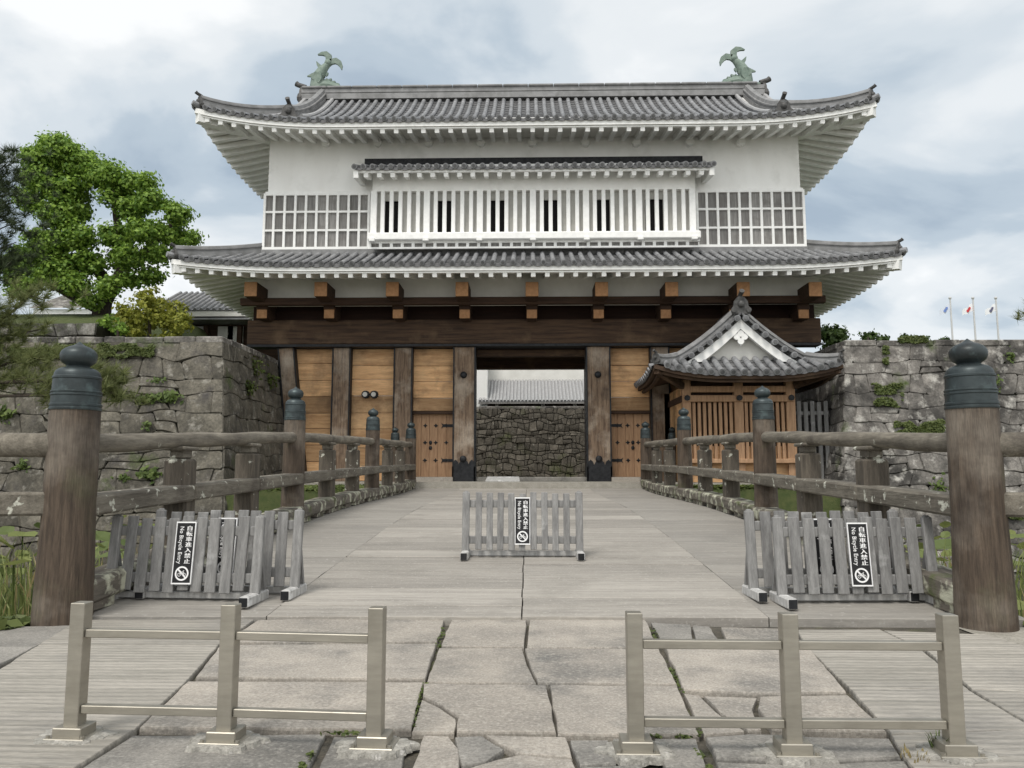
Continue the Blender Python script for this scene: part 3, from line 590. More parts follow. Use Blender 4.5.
# upper roof
ul, ur = at(193, 97, 24.25).x, at(879, 97, 24.25).x
zu = at(532, 117.5, 24.25).z; zuc = at(190, 108, 24.25).z; yr_ = 29.2; run = yr_ - 24.25
zr = at(532, 98, yr_).z
aU = .40; UR = Roof(ul, ur, 24.25, 34.15, zu, aU, (zr - zu - aU * run) / run ** 2, zuc - zu + .12, 4.8, 3.4)
vx0, vx1 = at(328, 92, 29.2).x, at(741, 92, 29.2).x            # planes of the gables
tg = vx0 - UR.x0
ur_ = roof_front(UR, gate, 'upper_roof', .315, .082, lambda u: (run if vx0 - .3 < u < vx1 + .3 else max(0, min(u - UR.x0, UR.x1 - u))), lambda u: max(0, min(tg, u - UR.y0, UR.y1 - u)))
bk = MB(); bk.grid(lambda a, b: V((UR.x0 + (UR.x1 - UR.x0) * a, 34.15 - 4.95 * b, UR.z(UR.x0 + (UR.x1 - UR.x0) * a, 34.15 - 4.95 * b, 4.95 * b if vx0 < UR.x0 + (UR.x1 - UR.x0) * a < vx1 else min(4.95 * b, tg)) - .03)), 60, 8); bk.build('back_slope', M['tile'], ur_)
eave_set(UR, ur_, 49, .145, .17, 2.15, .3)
for s, vx in ((0, vx0), (1, vx1)):                # gables, verges
    g = MB(); P = [(vx, q, UR.z(vx, q, min(q - UR.y0, UR.y1 - q)) + .02) for q in np.linspace(UR.y0 + 2.6, UR.y1 - 2.6, 15)]
    P = [V(p) for p in P]; P += [V((vx, UR.y1 - 2.6, P[-1].z - .4)), V((vx, UR.y0 + 2.6, P[0].z - .4))]
    g.prism(P, (.1 if s == 0 else -.1, 0, 0)); g.build('gable', M['plaster'], ur_)
    sg = -1 if s == 0 else 1
    P = [V((vx + sg * .16 - sg * .10 * 0, q, UR.z(vx, q, q - UR.y0) + .10)) for q in np.linspace(yr_ - .1, UR.y0 + .75, 16)]
    ridge_bar('descending_ridge', P, .34, .30, M['ridge'], ur_)
    m = MB()
    for o_, rr in ((.42 * -sg, .075), (.42 * sg, .085), (.68 * sg, .085)):   # verge tiles running beside it
        m.tube([p + V((o_, 0, .02)) for p in P], rr, 8)
    m.build('verge_tile', M['tilelight'], ur_, 'auto')
    e_ = P[-1]; ogre_tile(e_ + V((0, -.05, -.10)), (0, -1, 0), .55, ur_)
    P2 = []
    for t in np.linspace(.18, 2.6, 10):
        x = UR.x0 + t if s == 0 else UR.x1 - t; P2.append(V((x, UR.y0 + t, UR.z(x, UR.y0 + t, t) + .09)))
    ridge_bar('hip_ridge', P2, .28, .26, M['ridge'], ur_)
    d = P2[0] - P2[1]; dd = V((d.x, d.y, 0)).normalized(); ogre_tile(P2[0] - V((0, 0, .1)), dd, .42, ur_)
    tp = MB(); c = P2[0] + dd * .15 - V((0, 0, .05)); tp.tube([c - dd * .45 + V((0, 0, -.04)), c, c + (dd + V((0, 0, .25))) * .12], [.11, .11, .09], 10); tp.build('corner_tile', M['tile'], ur_, 'auto')
# main ridge in layers, with end ornaments and the two dolphins
rx0, rx1 = at(304, 90, yr_).x, at(762, 90, yr_).x
zt = at(532, 84.5, yr_ - .3).z; zb = zr - .12
mb = MB()
mb.bbox(rx0, rx1, yr_ - .34, yr_ + .34, zb, zb + (zt - zb) * .42)
mb.bbox(rx0, rx1, yr_ - .30, yr_ + .30, zb + (zt - zb) * .425, zb + (zt - zb) * .50)
mb.bbox(rx0, rx1, yr_ - .33, yr_ + .33, zb + (zt - zb) * .505, zt - .10)
x = rx0
while x < rx1 - .1: mb.cbox((x + .5, yr_, zt - .045), (.985, .78, .10), .03); x += 1.0 if x + 2 < rx1 else (rx1 - x)
mb.build('main_ridge', M['ridge'], ur_)
for s in (-1, 1):
    xe = rx0 if s < 0 else rx1; ogre_tile((xe, yr_, zb - .05), (s, 0, 0), .75, ur_)
    k = .047; x_ = at(312 if s < 0 else 751, 82, yr_).x; zz0 = zt + .0
    f = lambda cx, cz: V((x_ + (-s) * (cx - 165) * k / 10.24, yr_, zz0 + (442 - cz) * k / 10.24))
    sh = MB(); body = [(222, 450, 62), (212, 400, 60), (216, 350, 56), (232, 300, 48), (252, 260, 40), (280, 225, 30), (310, 195, 22)]
    sh.tube([f(a, b) for a, b, c in body], [c * 1.06 * k / 10.24 for a, b, c in body], 12); sh.sphere(f(303, 192), 34 * k / 10.24, 10, 6)
    def fin(pts, th):
        n = len(pts); L, Rr = [], []
        for i, (a, b, wd) in enumerate(pts):
            p = f(a, b); t = (f(*pts[min(i + 1, n - 1)][:2]) - f(*pts[max(i - 1, 0)][:2])).normalized(); q = t.cross(V((0, 1, 0))); L.append(p + q * wd * k / 20.48); Rr.append(p - q * wd * k / 20.48)
        sh.prism([p - V((0, th / 2, 0)) for p in L + Rr[::-1]], (0, th, 0))
    fin([(285, 225, 30), (308, 175, 52), (306, 130, 56), (280, 105, 44), (245, 104, 28), (210, 114, 4)], .10)
    fin([(290, 215, 30), (330, 180, 50), (372, 172, 52), (402, 192, 44), (418, 222, 28), (424, 254, 4)], .10)
    fin([(240, 235, 40), (215, 205, 26), (200, 176, 4)], .07); fin([(190, 300, 50), (155, 306, 26), (122, 312, 4)], .08)
    fin([(280, 300, 40), (300, 290, 20), (306, 280, 4)], .08); fin([(215, 330, 100), (235, 375, 60), (240, 400, 6)], .62 * .9)
    hd = [(225, 425, 55), (270, 405, 52), (310, 405, 46), (350, 412, 40), (395, 424, 34), (440, 438, 22), (455, 442, 8)]
    sh.tube([f(a, b) for a, b, c in hd], [c * k / 10.24 for a, b, c in hd], 10)
    for (a, b, c, d_) in ((285, 370, 300, 335), (310, 365, 338, 338), (345, 378, 372, 362), (380, 395, 408, 388)): fin([(a, b, 36), ((a + c) / 2, (b + d_) / 2, 22), (c, d_, 4)], .12)
    sh.bbox(x_ - .3 if s > 0 else x_ - .3, x_ + .3, yr_ - .22, yr_ + .22, zt - .03, zt + .04)
    sh.build('dolphin_ornament', M['copper'], ur_, 'auto')
# round beam ends under the upper eave
for u in (326, 378, 429, 481, 532.5, 585, 636, 689, 740):
    p = at(u, 143.5, WD); m = MB(); m.disc((p.x, WD - .09, p.z), .155, (0, 1, 0), .2, 20); m.disc((p.x, WD - .2, p.z), .12, (0, 1, 0), .04, 20); m.build('beam_end', M['plaster'], gate, 'auto')
# lattice windows
for (ua, ub) in ((263.5, 370), (696, 805)):
    a, b = at(ua, 220, WD - .05).x, at(ub, 220, WD - .05).x; zb_, zt_ = z_wb - .0, z_lat
    f = MB(); f.bbox(a, b, WD - .12, WD - .002, zb_ - .02, zb_ + .09); f.bbox(a, b, WD - .12, WD - .002, zt_ - .10, zt_ - .022)
    for x in (a + .04, b - .04): f.bbox(x - .04, x + .04, WD - .119, WD - .003, zb_ + .09, zt_ - .10)
    fo = f.build('lattice_window', M['white_paint'], gate)
    p = MB()
    nb = 10
    for i in range(nb): p.cbox((a + (b - a) * (i + .5) / nb, WD - .028, (zb_ + zt_) / 2), ((b - a) / nb - .03, .04, zt_ - zb_ - .1), .004)
    p.build('boarding', M['pane'], fo)
    l = MB()
    for i in range(1, nb): x = a + (b - a) * i / nb; l.cbox((x, WD - .085, (zb_ + zt_) / 2), (.085, .07, zt_ - zb_ - .17), .008)
    l.build('upright', M['white_paint'], fo); l = MB()
    for j in (1, 2): z = zb_ + .02 + (zt_ - zb_ - .05) * j / 3; l.cbox(((a + b) / 2, WD - .07, z), (b - a - .16, .09, .075), .008)
    l.build('crossbar', M['white_paint'], fo)
# projecting barred window with its own little roof
BD = 25.45
a, b = at(372, 210, BD).x, at(696, 210, BD).x; zs, zh = at(532, 234, BD).z, at(532, 190, BD).z; zp = at(532, 172, BD).z
m = MB(); m.bbox(a, b, BD + .02, WD, zh, zp + .3); m.bbox(a, b, BD + .04, WD, z_wb + .02, zs - .0); m.bbox(a, a + .1, BD + .021, WD, zs, zh); m.bbox(b - .1, b, BD + .021, WD, zs, zh); bay = m.build('barred_window', M['plaster'], gate)
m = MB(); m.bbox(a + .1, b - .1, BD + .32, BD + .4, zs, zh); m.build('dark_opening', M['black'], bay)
wides = [373.8 + 53.05 * i for i in range(7)]; wides[-1] = 692.5
for i in range(6):
    x0, x1 = at(wides[i], 210, BD).x, at(wides[i + 1], 210, BD).x; W_ = x1 - x0; m = MB()
    o0, o1 = (.17, .46) if i % 2 == 0 else (.13, .47)
    m.bbox(x0 - .0, x0 + W_ * o0, BD + .2, BD + .26, zs, zh); m.bbox(x0 + W_ * o1, x1 + .0, BD + .2, BD + .26, zs, zh); m.bbox(x0 + W_ * o0, x0 + W_ * o1, BD + .2, BD + .261, zh - .28, zh); m.build('shutter', M['shutter'], bay)
for i in range(7):
    x = at(wides[i], 210, BD).x; m = MB(); m.cbox((x, BD + .02, (zs + zh) / 2), (.21, .15, zh - zs), .012); m.build('mullion', M['white_paint'], bay)
    if i < 6:
        x1 = at(wides[i + 1], 210, BD).x
        for j in range(1, 6): q = x + (x1 - x) * j / 6; m = MB(); m.cbox((q, BD + .03, (zs + zh) / 2), (.135, .12, zh - zs), .012); m.build('bar', M['white_paint'], bay)
m = MB(); zq = at(532, 240.5, BD - .1).z; m.cbox(((a + b) / 2, BD - .02, (zs + zq) / 2 + .02), (b - a + .2, .42, zs - zq), .03)
for i in range(7): m.cbox((at(wides[i], 210, BD).x, BD - .1, (zs + zq) / 2 - .10), (.2, .34, .14), .02)
m.build('sill', M['white_paint'], bay)
zq2 = at(532, 247, BD).z; m = MB(); m.bbox(a - .1, b + .1, BD - .06, BD + .035, zq2 - .05, zq2 + .01); m.bbox(a - .1, b + .1, BD - .058, BD + .035, zq - .05, zq + .02)
n = 60
for i in range(0, n, 2): x = a - .1 + (b - a + .1) * i / n; m.bbox(x, x + .10, BD - .055, BD + .035, zq2 + .01, zq - .05)
m.build('base_lattice', M['white_paint'], bay); m = MB(); m.bbox(a - .05, b + .05, BD + .037, BD + .06, zq2, zq); m.build('base_board', M['pane'], bay)
pl, pr_ = at(352, 168, 24.75).x, at(716, 168, 24.75).x
zpe = at(532, 165.5, 24.75).z
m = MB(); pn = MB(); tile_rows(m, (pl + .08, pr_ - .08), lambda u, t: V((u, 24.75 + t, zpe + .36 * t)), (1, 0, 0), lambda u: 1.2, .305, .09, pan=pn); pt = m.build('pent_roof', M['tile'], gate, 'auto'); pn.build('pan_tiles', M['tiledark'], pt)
m = MB(); m.bbox(pl + .2, pr_ - .2, WD - .25, WD - .01, zpe + .36, at(532, 157.3, WD - .25).z); m.build('ridge_course', M['iron'], pt)
m = MB(); m.bbox(pl + .03, pr_ - .03, 24.82, 24.9, zpe - .17, zpe - .075); m.add([(pl + .05, 24.9, zpe - .13), (pr_ - .05, 24.9, zpe - .13), (pr_ - .05, WD, zpe + .2), (pl + .05, WD, zpe + .2)], [(0, 1, 2, 3)]); m.build('eave_board', M['plaster'], pt)
for x in (pl + .12, pr_ - .12): m = MB(); m.bar((x, 24.8, zpe - .22), (x, WD, zpe - .05), .16, .26); m.build('bracket', M['white_paint'], pt)
for i in range(26): x = pl + .45 + (pr_ - pl - .9) * i / 25; m = MB(); m.bar((x, 24.86, zpe - .245), (x, 25.5, zpe - .1), .15, .14); m.build('small_rafter', M['white_paint'], pt)
# cantilever beams and the dark recess
us = [251, 321, 392.5, 462, 532, 601.5, 671.5, 743, 815]
for u in us:
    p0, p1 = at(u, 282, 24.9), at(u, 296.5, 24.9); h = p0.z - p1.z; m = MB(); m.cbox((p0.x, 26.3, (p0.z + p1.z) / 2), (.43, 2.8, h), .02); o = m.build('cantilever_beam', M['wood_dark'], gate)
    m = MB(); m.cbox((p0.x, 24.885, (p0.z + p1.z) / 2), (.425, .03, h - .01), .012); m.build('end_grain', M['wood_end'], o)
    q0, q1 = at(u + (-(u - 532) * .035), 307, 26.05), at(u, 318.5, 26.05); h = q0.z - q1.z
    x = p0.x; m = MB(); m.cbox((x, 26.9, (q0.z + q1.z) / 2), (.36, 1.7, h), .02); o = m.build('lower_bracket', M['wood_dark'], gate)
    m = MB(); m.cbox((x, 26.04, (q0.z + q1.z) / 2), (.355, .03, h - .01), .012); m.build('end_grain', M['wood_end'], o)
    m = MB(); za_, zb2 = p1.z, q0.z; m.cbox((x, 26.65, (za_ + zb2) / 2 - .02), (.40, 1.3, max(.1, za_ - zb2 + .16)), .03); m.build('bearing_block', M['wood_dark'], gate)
zg = at(532, 297.5, 25.7).z; zg2 = at(532, 303, 25.7).z
m = MB(); m.cbox(((at(240, 300, 25.7).x + at(826, 300, 25.7).x) / 2, 25.8, (zg + zg2) / 2), (at(826, 300, 25.7).x - at(240, 300, 25.7).x, .22, zg - zg2 + .06), .02); m.build('purlin', M['wood_dark'], gate)
zsf = at(532, 281, 25.8).z
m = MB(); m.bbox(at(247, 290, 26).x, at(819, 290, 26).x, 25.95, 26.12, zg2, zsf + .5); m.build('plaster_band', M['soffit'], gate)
m = MB(); xa, xb = at(250, 320, 26.9).x, at(818, 320, 26.9).x
zl0, zl1 = at(532, 319, 26.65).z, at(532, 343.5, 26.65).z
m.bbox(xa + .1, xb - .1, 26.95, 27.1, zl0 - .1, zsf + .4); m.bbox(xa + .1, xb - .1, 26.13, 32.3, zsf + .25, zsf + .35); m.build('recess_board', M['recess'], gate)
m = MB(); m.cbox(((xa + xb) / 2, 26.95, (zl0 + zl1) / 2), (xb - xa, .6, zl0 - zl1), .03); m.build('lintel', M['wood_beam'], gate)
m = MB(); m.bbox(xa + .02, xb - .02, 26.63, 27.2, zl1 - .09, zl1 - .004); m.build('lintel_strap', M['iron'], gate)
# posts, planked panels, wicket doors
ztp = zl1 - .095
def gate_post(u0, u1, main=False, slant=0.0):
    Y = 26.75 if main else 26.85; x0, x1 = at(u0, 420, Y).x, at(u1, 420, Y).x; x = (x0 + x1) / 2; wd = x1 - x0; m = MB()
    m.bar((x + slant, Y + .3, GZ - .02), (x, Y + .3, ztp), wd, .6, up=(0, 1, 0), b=.02); po = m.build('gate_post', M['wood_post'], gate)
    m = MB()                                      # black edging straps
    for s in (-1, 1): m.bar((x + slant + s * (wd / 2 + .006), Y + .28, GZ), (x + s * (wd / 2 + .006), Y + .28, ztp - .01), .045, .63, up=(0, 1, 0)); 
    m.build('edge_strap', M['iron'], po)
    if main:
        zs_ = at(463, 466.5, Y).z; m = MB(); m.bbox(x - wd / 2 - .04, x + wd / 2 + .04, Y - .035, Y + .64, GZ - .03, zs_)
        for k_ in (-.62, 0, .62):
            cx = x + k_ * wd * .62; m.disc((cx, Y - .012, zs_ + .06), .11 if k_ else .17, (0, 1, 0), .04, 16)
            m.prism([(cx - .1, Y - .03, zs_ + .14), (cx + .1, Y - .03, zs_ + .14), (cx, Y - .03, zs_ + (.34 if not k_ else .24))], (0, .04, 0))
        for k_ in (-.31, .31): m.disc((x + k_ * wd * .62, Y - .012, zs_ + .02), .06, (0, 1, 0), .036, 12)
        m.build('post_shoe', M['iron'], po, 'auto')
        for v in (375, 459):
            z = at(463, v, Y).z; m = MB(); m.sphere((x - .02, Y - .03, z), .12, 14, 8, (1, .6, 1)); m.build('stud', M['iron'], po, True)
    return x, wd
posts = [(276, 291), (331.5, 348.5), (393.5, 411), (453.5, 474.5), (587.5, 610.5), (652, 670), (715, 732), (776, 792)]
PX = [gate_post(a_, b_, i in (3, 4), .55 if i == 0 else (-.55 if i == 7 else 0)) for i, (a_, b_) in enumerate(posts)]
zdr = at(430, 411, 27.1).z
def panel(i, j, zlo):
    x0 = PX[i][0] + PX[i][1] / 2 - (.1 if i else 0.05); x1 = PX[j][0] - PX[j][1] / 2 + .1; m = MB(); z = ztp; k_ = 0
    while z > zlo + .05:
        h = random.uniform(.50, .68); zz_ = max(zlo, z - h)
        if zz_ - zlo < .2: zz_ = zlo
        m.cbox(((x0 + x1) / 2, 27.2 + random.uniform(-.012, .012), (z + zz_) / 2), (x1 - x0, .1, z - zz_ - .012), .012); z = zz_
    return m.build('plank_panel', M['wood_tan'], gate), x0, x1
panel(0, 1, GZ); pn2, _, _ = panel(1, 2, GZ); panel(2, 3, zdr); panel(4, 5, zdr); panel(5, 6, GZ); panel(6, 7, GZ)
def wicket(i, j, side):
    x0 = PX[i][0] + PX[i][1] / 2; x1 = PX[j][0] - PX[j][1] / 2; zlo = GZ + .14
    m = MB(); n = 5
    for k_ in range(n): xa_, xb_ = x0 + (x1 - x0) * k_ / n, x0 + (x1 - x0) * (k_ + 1) / n; m.cbox(((xa_ + xb_) / 2, 27.3, (zlo + zdr) / 2 - .05), (xb_ - xa_ - .006, .06, zdr - zlo - .1), .006)
    d = m.build('wicket_door', M['wood_fresh'], gate)
    m = MB(); m.bbox(x0, x1, 27.1, 27.4, zdr - .1, zdr - .004); m.build('door_head', M['wood_dark'], d)
    m = MB(); m.bbox(x0, x1, 26.6, 27.32, GZ - .05, zlo); m.build('door_step', M['flag'], d)
    for fx in (.30, .55, .80):
        for fz in (.25, .52, .78):
            fx_ = fx if side < 0 else 1 - fx; m = MB(); c = V((x0 + (x1 - x0) * fx_, 27.262, zlo + (zdr - zlo) * fz)); s_ = .085
            m.prism([c + V((s_ * math.cos(q * math.pi / 4) * (1 if q % 2 == 0 else .5), 0, s_ * math.sin(q * math.pi / 4) * (1 if q % 2 == 0 else .5))) for q in range(8)], (0, .02, 0)); m.sphere(c, .035, 8, 5); m.build('door_stud', M['iron'], d)
    m = MB(); xk = x0 + (x1 - x0) * (.43 if side < 0 else .57)
    for z in (.44, .52): m.sphere((xk, 27.25, zlo + (zdr - zlo) * z), .06, 10, 6, (1, .5, 1.2))
    m.build('door_latch', M['iron'], d, True)
    for fz in (.25, .78):
        m = MB(); e0 = x1 if side < 0 else x0; q = -1 if side < 0 else 1; z = zlo + (zdr - zlo) * fz
        m.prism([(e0, 27.25, z - .05), (e0 + q * .42, 27.25, z - .05), (e0 + q * .48, 27.25, z - .1), (e0 + q * .44, 27.25, z), (e0 + q * .48, 27.25, z + .1), (e0 + q * .42, 27.25, z + .05), (e0, 27.25, z + .05)], (0, .02, 0)); m.build('hinge', M['iron'], d)
wicket(2, 3, -1); wicket(4, 5, 1)
# passage: inner lintels, side walls, ceiling, opened leaves, sill
m = MB(); x0, x1 = PX[3][0], PX[4][0]; z0 = at(532, 357, 27.6).z
m.cbox(((x0 + x1) / 2, 27.55, (ztp + z0) / 2), (x1 - x0 - .3, .3, ztp - z0), .02); m.build('inner_lintel', M['wood_beam'], gate)
zcl = at(532, 369, 31.9).z; m = MB(); m.cbox(((x0 + x1) / 2, 32.0, zcl + .35), (14, .4, .7), .02); m.build('rear_lintel', M['wood_beam'], gate)
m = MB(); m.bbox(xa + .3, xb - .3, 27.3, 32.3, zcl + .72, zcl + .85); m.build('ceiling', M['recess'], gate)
for s in (-1, 1):
    xw = (x0 - 1.9) if s < 0 else (x1 + 1.9); m = MB(); m.bbox(xw - .1, xw + .1, 27.5, 32.3, GZ - .05, zcl + .71); m.build('passage_wall', M['plaster'], gate)
    xd = (PX[3][0] + PX[3][1] / 2 - .55) if s < 0 else (PX[4][0] - PX[4][1] / 2 + .55); m = MB()
    for q in range(5): m.cbox((xd, 27.55 + .38 * q, (GZ + .1 + z0) / 2), (.12, .37, z0 - GZ - .12), .01)
    m.build('gate_leaf', M['wood_dark'], gate)
    m = MB(); m.bbox(xd - .25, xd + .25, 31.8, 32.3, GZ - .05, zcl); m.build('rear_post', M['wood_dark'], gate)
m = MB(); m.cbox(((x0 + x1) / 2, 27.05, GZ + .06), (x1 - x0 - PX[3][1] - .1, .3, .16), .02); m.build('sill', M['flagdark'], gate)
m = MB(); sx0, sx1 = at(487, 480, 26.7).x, at(519, 480, 26.7).x; m.add([(sx0 - .05, 26.55, GZ + .01), (sx1 + .03, 26.55, GZ + .01), (sx1, 26.95, GZ + .155), (sx0, 26.95, GZ + .155), (sx0 - .05, 26.55, GZ - .02), (sx1 + .03, 26.55, GZ - .02), (sx1, 26.95, GZ - .02), (sx0, 26.95, GZ - .02)], [(0, 1, 2, 3), (0, 4, 5, 1), (1, 5, 6, 2), (3, 7, 4, 0), (2, 6, 7, 3)])
tag(m.build('access_ramp', M['picketpost']), 'small pale grey ramp plate leading over the stone sill of the gate opening', 'ramp')
for u in (366, 374.5):
    p = at(u, 394.5, 27.12); m = MB(); m.disc((p.x, 27.13, p.z), .14, (0, 1, 0), .06, 14); m.tube([(p.x, 27.12, p.z), (p.x, 26.95, p.z - .01)], [.11, .13], 14); o = m.build('floodlight', M['iron'], gate, 'auto'); m = MB(); m.disc((p.x, 26.94, p.z - .01), .085, (0, 1, 0), .03, 12); m.build('lens', M['shutter'], o)
# ------------------------------------------------------------------ guardhouse
GX = at(738, 350, 24.2).x; ex0, ex1 = at(653, 362, 23.3).x, at(846, 362, 23.3).x
guard = thing('guardhouse', ((ex0 + ex1) / 2, 25.5, GZ), 'small timber guardhouse with a white gable and grey tiled roof right of the gate opening', 'guardhouse')
zge = at(740, 372, 23.3).z; zgc = at(653, 364, 23.3).z; GX = (ex0 + ex1) / 2; half = (ex1 - ex0) / 2
zra = at(738, 314, 24.3).z; aG = .40
GRf = Roof(ex0, ex1, 23.3, 40, zge, aG, (zra - zge - aG * half) / half ** 2, zgc - zge + .10, 2.3, 1.6)
gy = 24.15; dsk = gy - 23.3
m = MB(); pn = MB()
tile_rows(m, (ex0 + .1, ex1 - .1), lambda u, t: V((u, 23.3 + t, GRf.z(u, 23.3 + t, t))), (1, 0, 0), lambda u: max(0, min(dsk + .25, u - ex0, ex1 - u)), .33, .10, pan=pn)
for s in (0, 1):
    tile_rows(m, (23.4, 27.0), lambda u, t: V(((ex0 + t) if s == 0 else (ex1 - t), u, GRf.z((ex0 + t) if s == 0 else (ex1 - t), u, t))), (0, 1, 0), lambda u: (half - .05 if u > gy - .05 else max(0, min(u - 23.3, half))), .33, .095, pan=pn)
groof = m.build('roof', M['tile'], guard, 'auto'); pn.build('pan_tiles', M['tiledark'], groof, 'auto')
# gable with bargeboards, pendant, rake tiles
zga = GRf.z(GX, gy + .3, half); gz0 = GRf.z(GX, gy, dsk) - .05
sl_ = lambda t: GRf.z(ex0 + t, gy + .5, t)
m = MB(); ts = np.linspace(dsk * .9, half, 14); P = [V((ex0 + t, gy + .3, sl_(t) - .03)) for t in ts] + [V((ex1 - t, gy + .3, sl_(t) - .03)) for t in ts[::-1][1:]]
m.prism(P, (0, .1, 0)); gb = m.build('gable', M['soffit'], groof)
for s in (0, 1):
    X = (lambda t: ex0 + t) if s == 0 else (lambda t: ex1 - t)
    m = MB(); ts = np.linspace(.98, half, 12); up_ = [V((X(t), gy - .06, sl_(t) - .20)) for t in ts]; lo_ = [V((X(t), gy - .06, sl_(t) - .22 - .30)) for t in ts]
    for k_ in range(len(ts) - 1):
        if lo_[k_].z < gz0 + .06: lo_[k_].z = gz0 + .06
        m.prism([up_[k_], up_[k_ + 1], lo_[k_ + 1], lo_[k_]], (0, .16, 0))
    m.build('bargeboard', M['white_paint'], groof)
    m = MB(); up_ = [V((X(t), gy + .02, sl_(t) - .02)) for t in np.linspace(.62, half, 14)]
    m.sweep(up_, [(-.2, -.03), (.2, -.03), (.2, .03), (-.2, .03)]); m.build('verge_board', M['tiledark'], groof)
    m = MB(); n = 8
    for k_ in range(n): t = .72 + (half - .85) * k_ / (n - 1); c = V((X(t), gy - .22, sl_(t) - .08)); m.tube([c + V((0, .5, .02)), c], .098, 12)
    m.build('rake_tile', M['tile'], groof, 'auto'); m = MB()
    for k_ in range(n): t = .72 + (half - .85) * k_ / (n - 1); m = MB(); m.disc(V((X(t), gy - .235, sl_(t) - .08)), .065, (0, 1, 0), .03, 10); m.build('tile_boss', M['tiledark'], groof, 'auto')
    pth = [V((X(t), gy + .18, sl_(t) + .04)) for t in np.linspace(.55, half - .03, 14)]; ridge_bar('descending_ridge', pth, .24, .16, M['ridge'], groof, .09)
    pth = [V((X(t), 23.3 + t, GRf.z(X(t), 23.3 + t, t) + .05)) for t in np.linspace(.12, dsk + .05, 7)]; ridge_bar('hip_ridge', pth, .20, .16, M['ridge'], groof, .08)
    d = pth[0] - pth[1]; dd = V((d.x, d.y, 0)).normalized(); ogre_tile(pth[0] - V((0, 0, .05)), dd, .30, groof)
ridge_bar('main_ridge', [V((GX, q, zga - .06)) for q in (gy + .05, 25.5, 27.05)], .32, .26, M['ridge'], groof, .11)
ogre_tile((GX, gy - .1, zga - .0), (0, -1, 0), .56, groof)
m = MB(); c = V((GX, gy - .0, sl_(half) - .78))
for k_, (q, rr) in enumerate((((-.12, .02), .105), ((.12, .02), .105), ((0, -.13), .10), ((0, .12), .10))): m.disc(c + V((q[0], 0, q[1])), rr, (0, 1, 0), .07 + .004 * k_, 16)
m.prism([c + V((-.05, 0, -.2)), c + V((.05, 0, -.2)), c + V((0, 0, -.28))], (0, .06, 0)); m.build('gable_pendant', M['white_paint'], groof, 'auto')
m = MB(); m.bbox(GX - .9, GX + .9, gy + .19, gy + .25, gz0, gz0 + .10); m.build('gable_sill', M['ridge'], groof)
GF = 24.5; gx0, gx1 = at(683, 420, GF).x, at(796, 420, GF).x; zt_g = at(740, 386, GF).z
# timber eaves: boards, rafters, soffit
m = MB()
def gedge(k_, off, dz):
    if k_ == 'f': pts = [(x, 23.3 + off) for x in np.linspace(ex0 + off, ex1 - off, 30)]
    elif k_ == 'l': pts = [(ex0 + off, y) for y in np.linspace(23.3 + off, 27, 16)]
    else: pts = [(ex1 - off, y) for y in np.linspace(23.3 + off, 27, 16)]
    return [V((x, y, GRf.z(x, y, 0) + dz)) for x, y in pts]
for k_ in 'flr': m.sweep(gedge(k_, .10, -.07), [(-.045, -.13), (.045, -.13), (.045, 0), (-.045, 0)]); m.sweep(gedge(k_, .24, -.19), [(-.05, -.10), (.05, -.10), (.05, 0), (-.05, 0)])
m.build('eave_board', M['wood_beam'], groof)
gu = lambda x, y: GRf.z(x, y, 0) - .2 + .22 * min(x - ex0, ex1 - x, y - 23.3)
m = MB(); m.grid(lambda a_, b_: (lambda x, y: V((x, y, gu(x, y))))(ex0 + .15 + (ex1 - ex0 - .3) * a_, 23.45 + 3.5 * b_), 20, 14); m.build('soffit', M['wood_dark'], groof)
for i in range(13): x = ex0 + .5 + (ex1 - ex0 - 1) * i / 12; m = MB(); m.bar((x, 23.6, gu(x, 23.6) - .05), (x, 24.45, gu(x, 24.45) - .05), .07, .09); m.build('rafter', M['wood_beam'], groof)
for s in (0, 1):
    x = ex0 + .14 if s == 0 else ex1 - .14; x2 = gx0 if s == 0 else gx1; m = MB(); m.bar((x, 23.46, gu(x, 23.46) - .06), (x2, 24.5, zt_g), .16, .2); m.build('hip_rafter', M['wood_beam'], groof)
# walls: posts, beams, lattice
zsl = at(740, 461, GF).z
for u0, u1 in ((683, 691.5), (735, 744), (787, 796)):
    xa_, xb_ = at(u0, 420, GF).x, at(u1, 420, GF).x; m = MB(); m.cbox(((xa_ + xb_) / 2, GF + .12, (GZ + zt_g + .2) / 2), (xb_ - xa_, .26, zt_g + .2 - GZ), .012); po = m.build('corner_post', M['wood_fresh'], guard)
    m = MB(); m.disc(((xa_ + xb_) / 2, GF - .08, at(740, 398, GF).z), .095, (0, 1, 0), .06, 8); m.build('nail_cover', M['iron'], po)
xA, xB = at(687, 420, GF).x, at(791, 420, GF).x
m = MB(); m.cbox(((xA + xB) / 2, GF + .06, at(740, 398.5, GF).z), (xB - xA + .2, .24, .21), .012); m.cbox(((xA + xB) / 2, GF + .1, at(740, 389, GF).z), (xB - xA, .18, .2), .012)
m.cbox(((xA + xB) / 2, GF + .04, zsl), (xB - xA + .5, .34, .14), .015); m.build('tie_beam', M['wood_fresh'], guard)
m = MB(); m.bbox(xA, xB, GF + .34, GF + .4, GZ, zt_g + .2); m.build('inner_wall', M['wood_dark'], guard)
zl_t, zl_b = at(740, 402, GF).z, zsl + .07
for (ua, ub, n) in ((691.5, 735, 8), (744, 787, 8)):
    for i in range(n): x = at(ua + (ub - ua) * (i + .6) / (n + .2), 420, GF).x; m = MB(); m.cbox((x, GF + .1, (zl_t + zl_b) / 2), (.10, .10, zl_t - zl_b), .008); m.build('lattice_bar', M['wood_fresh'], guard)
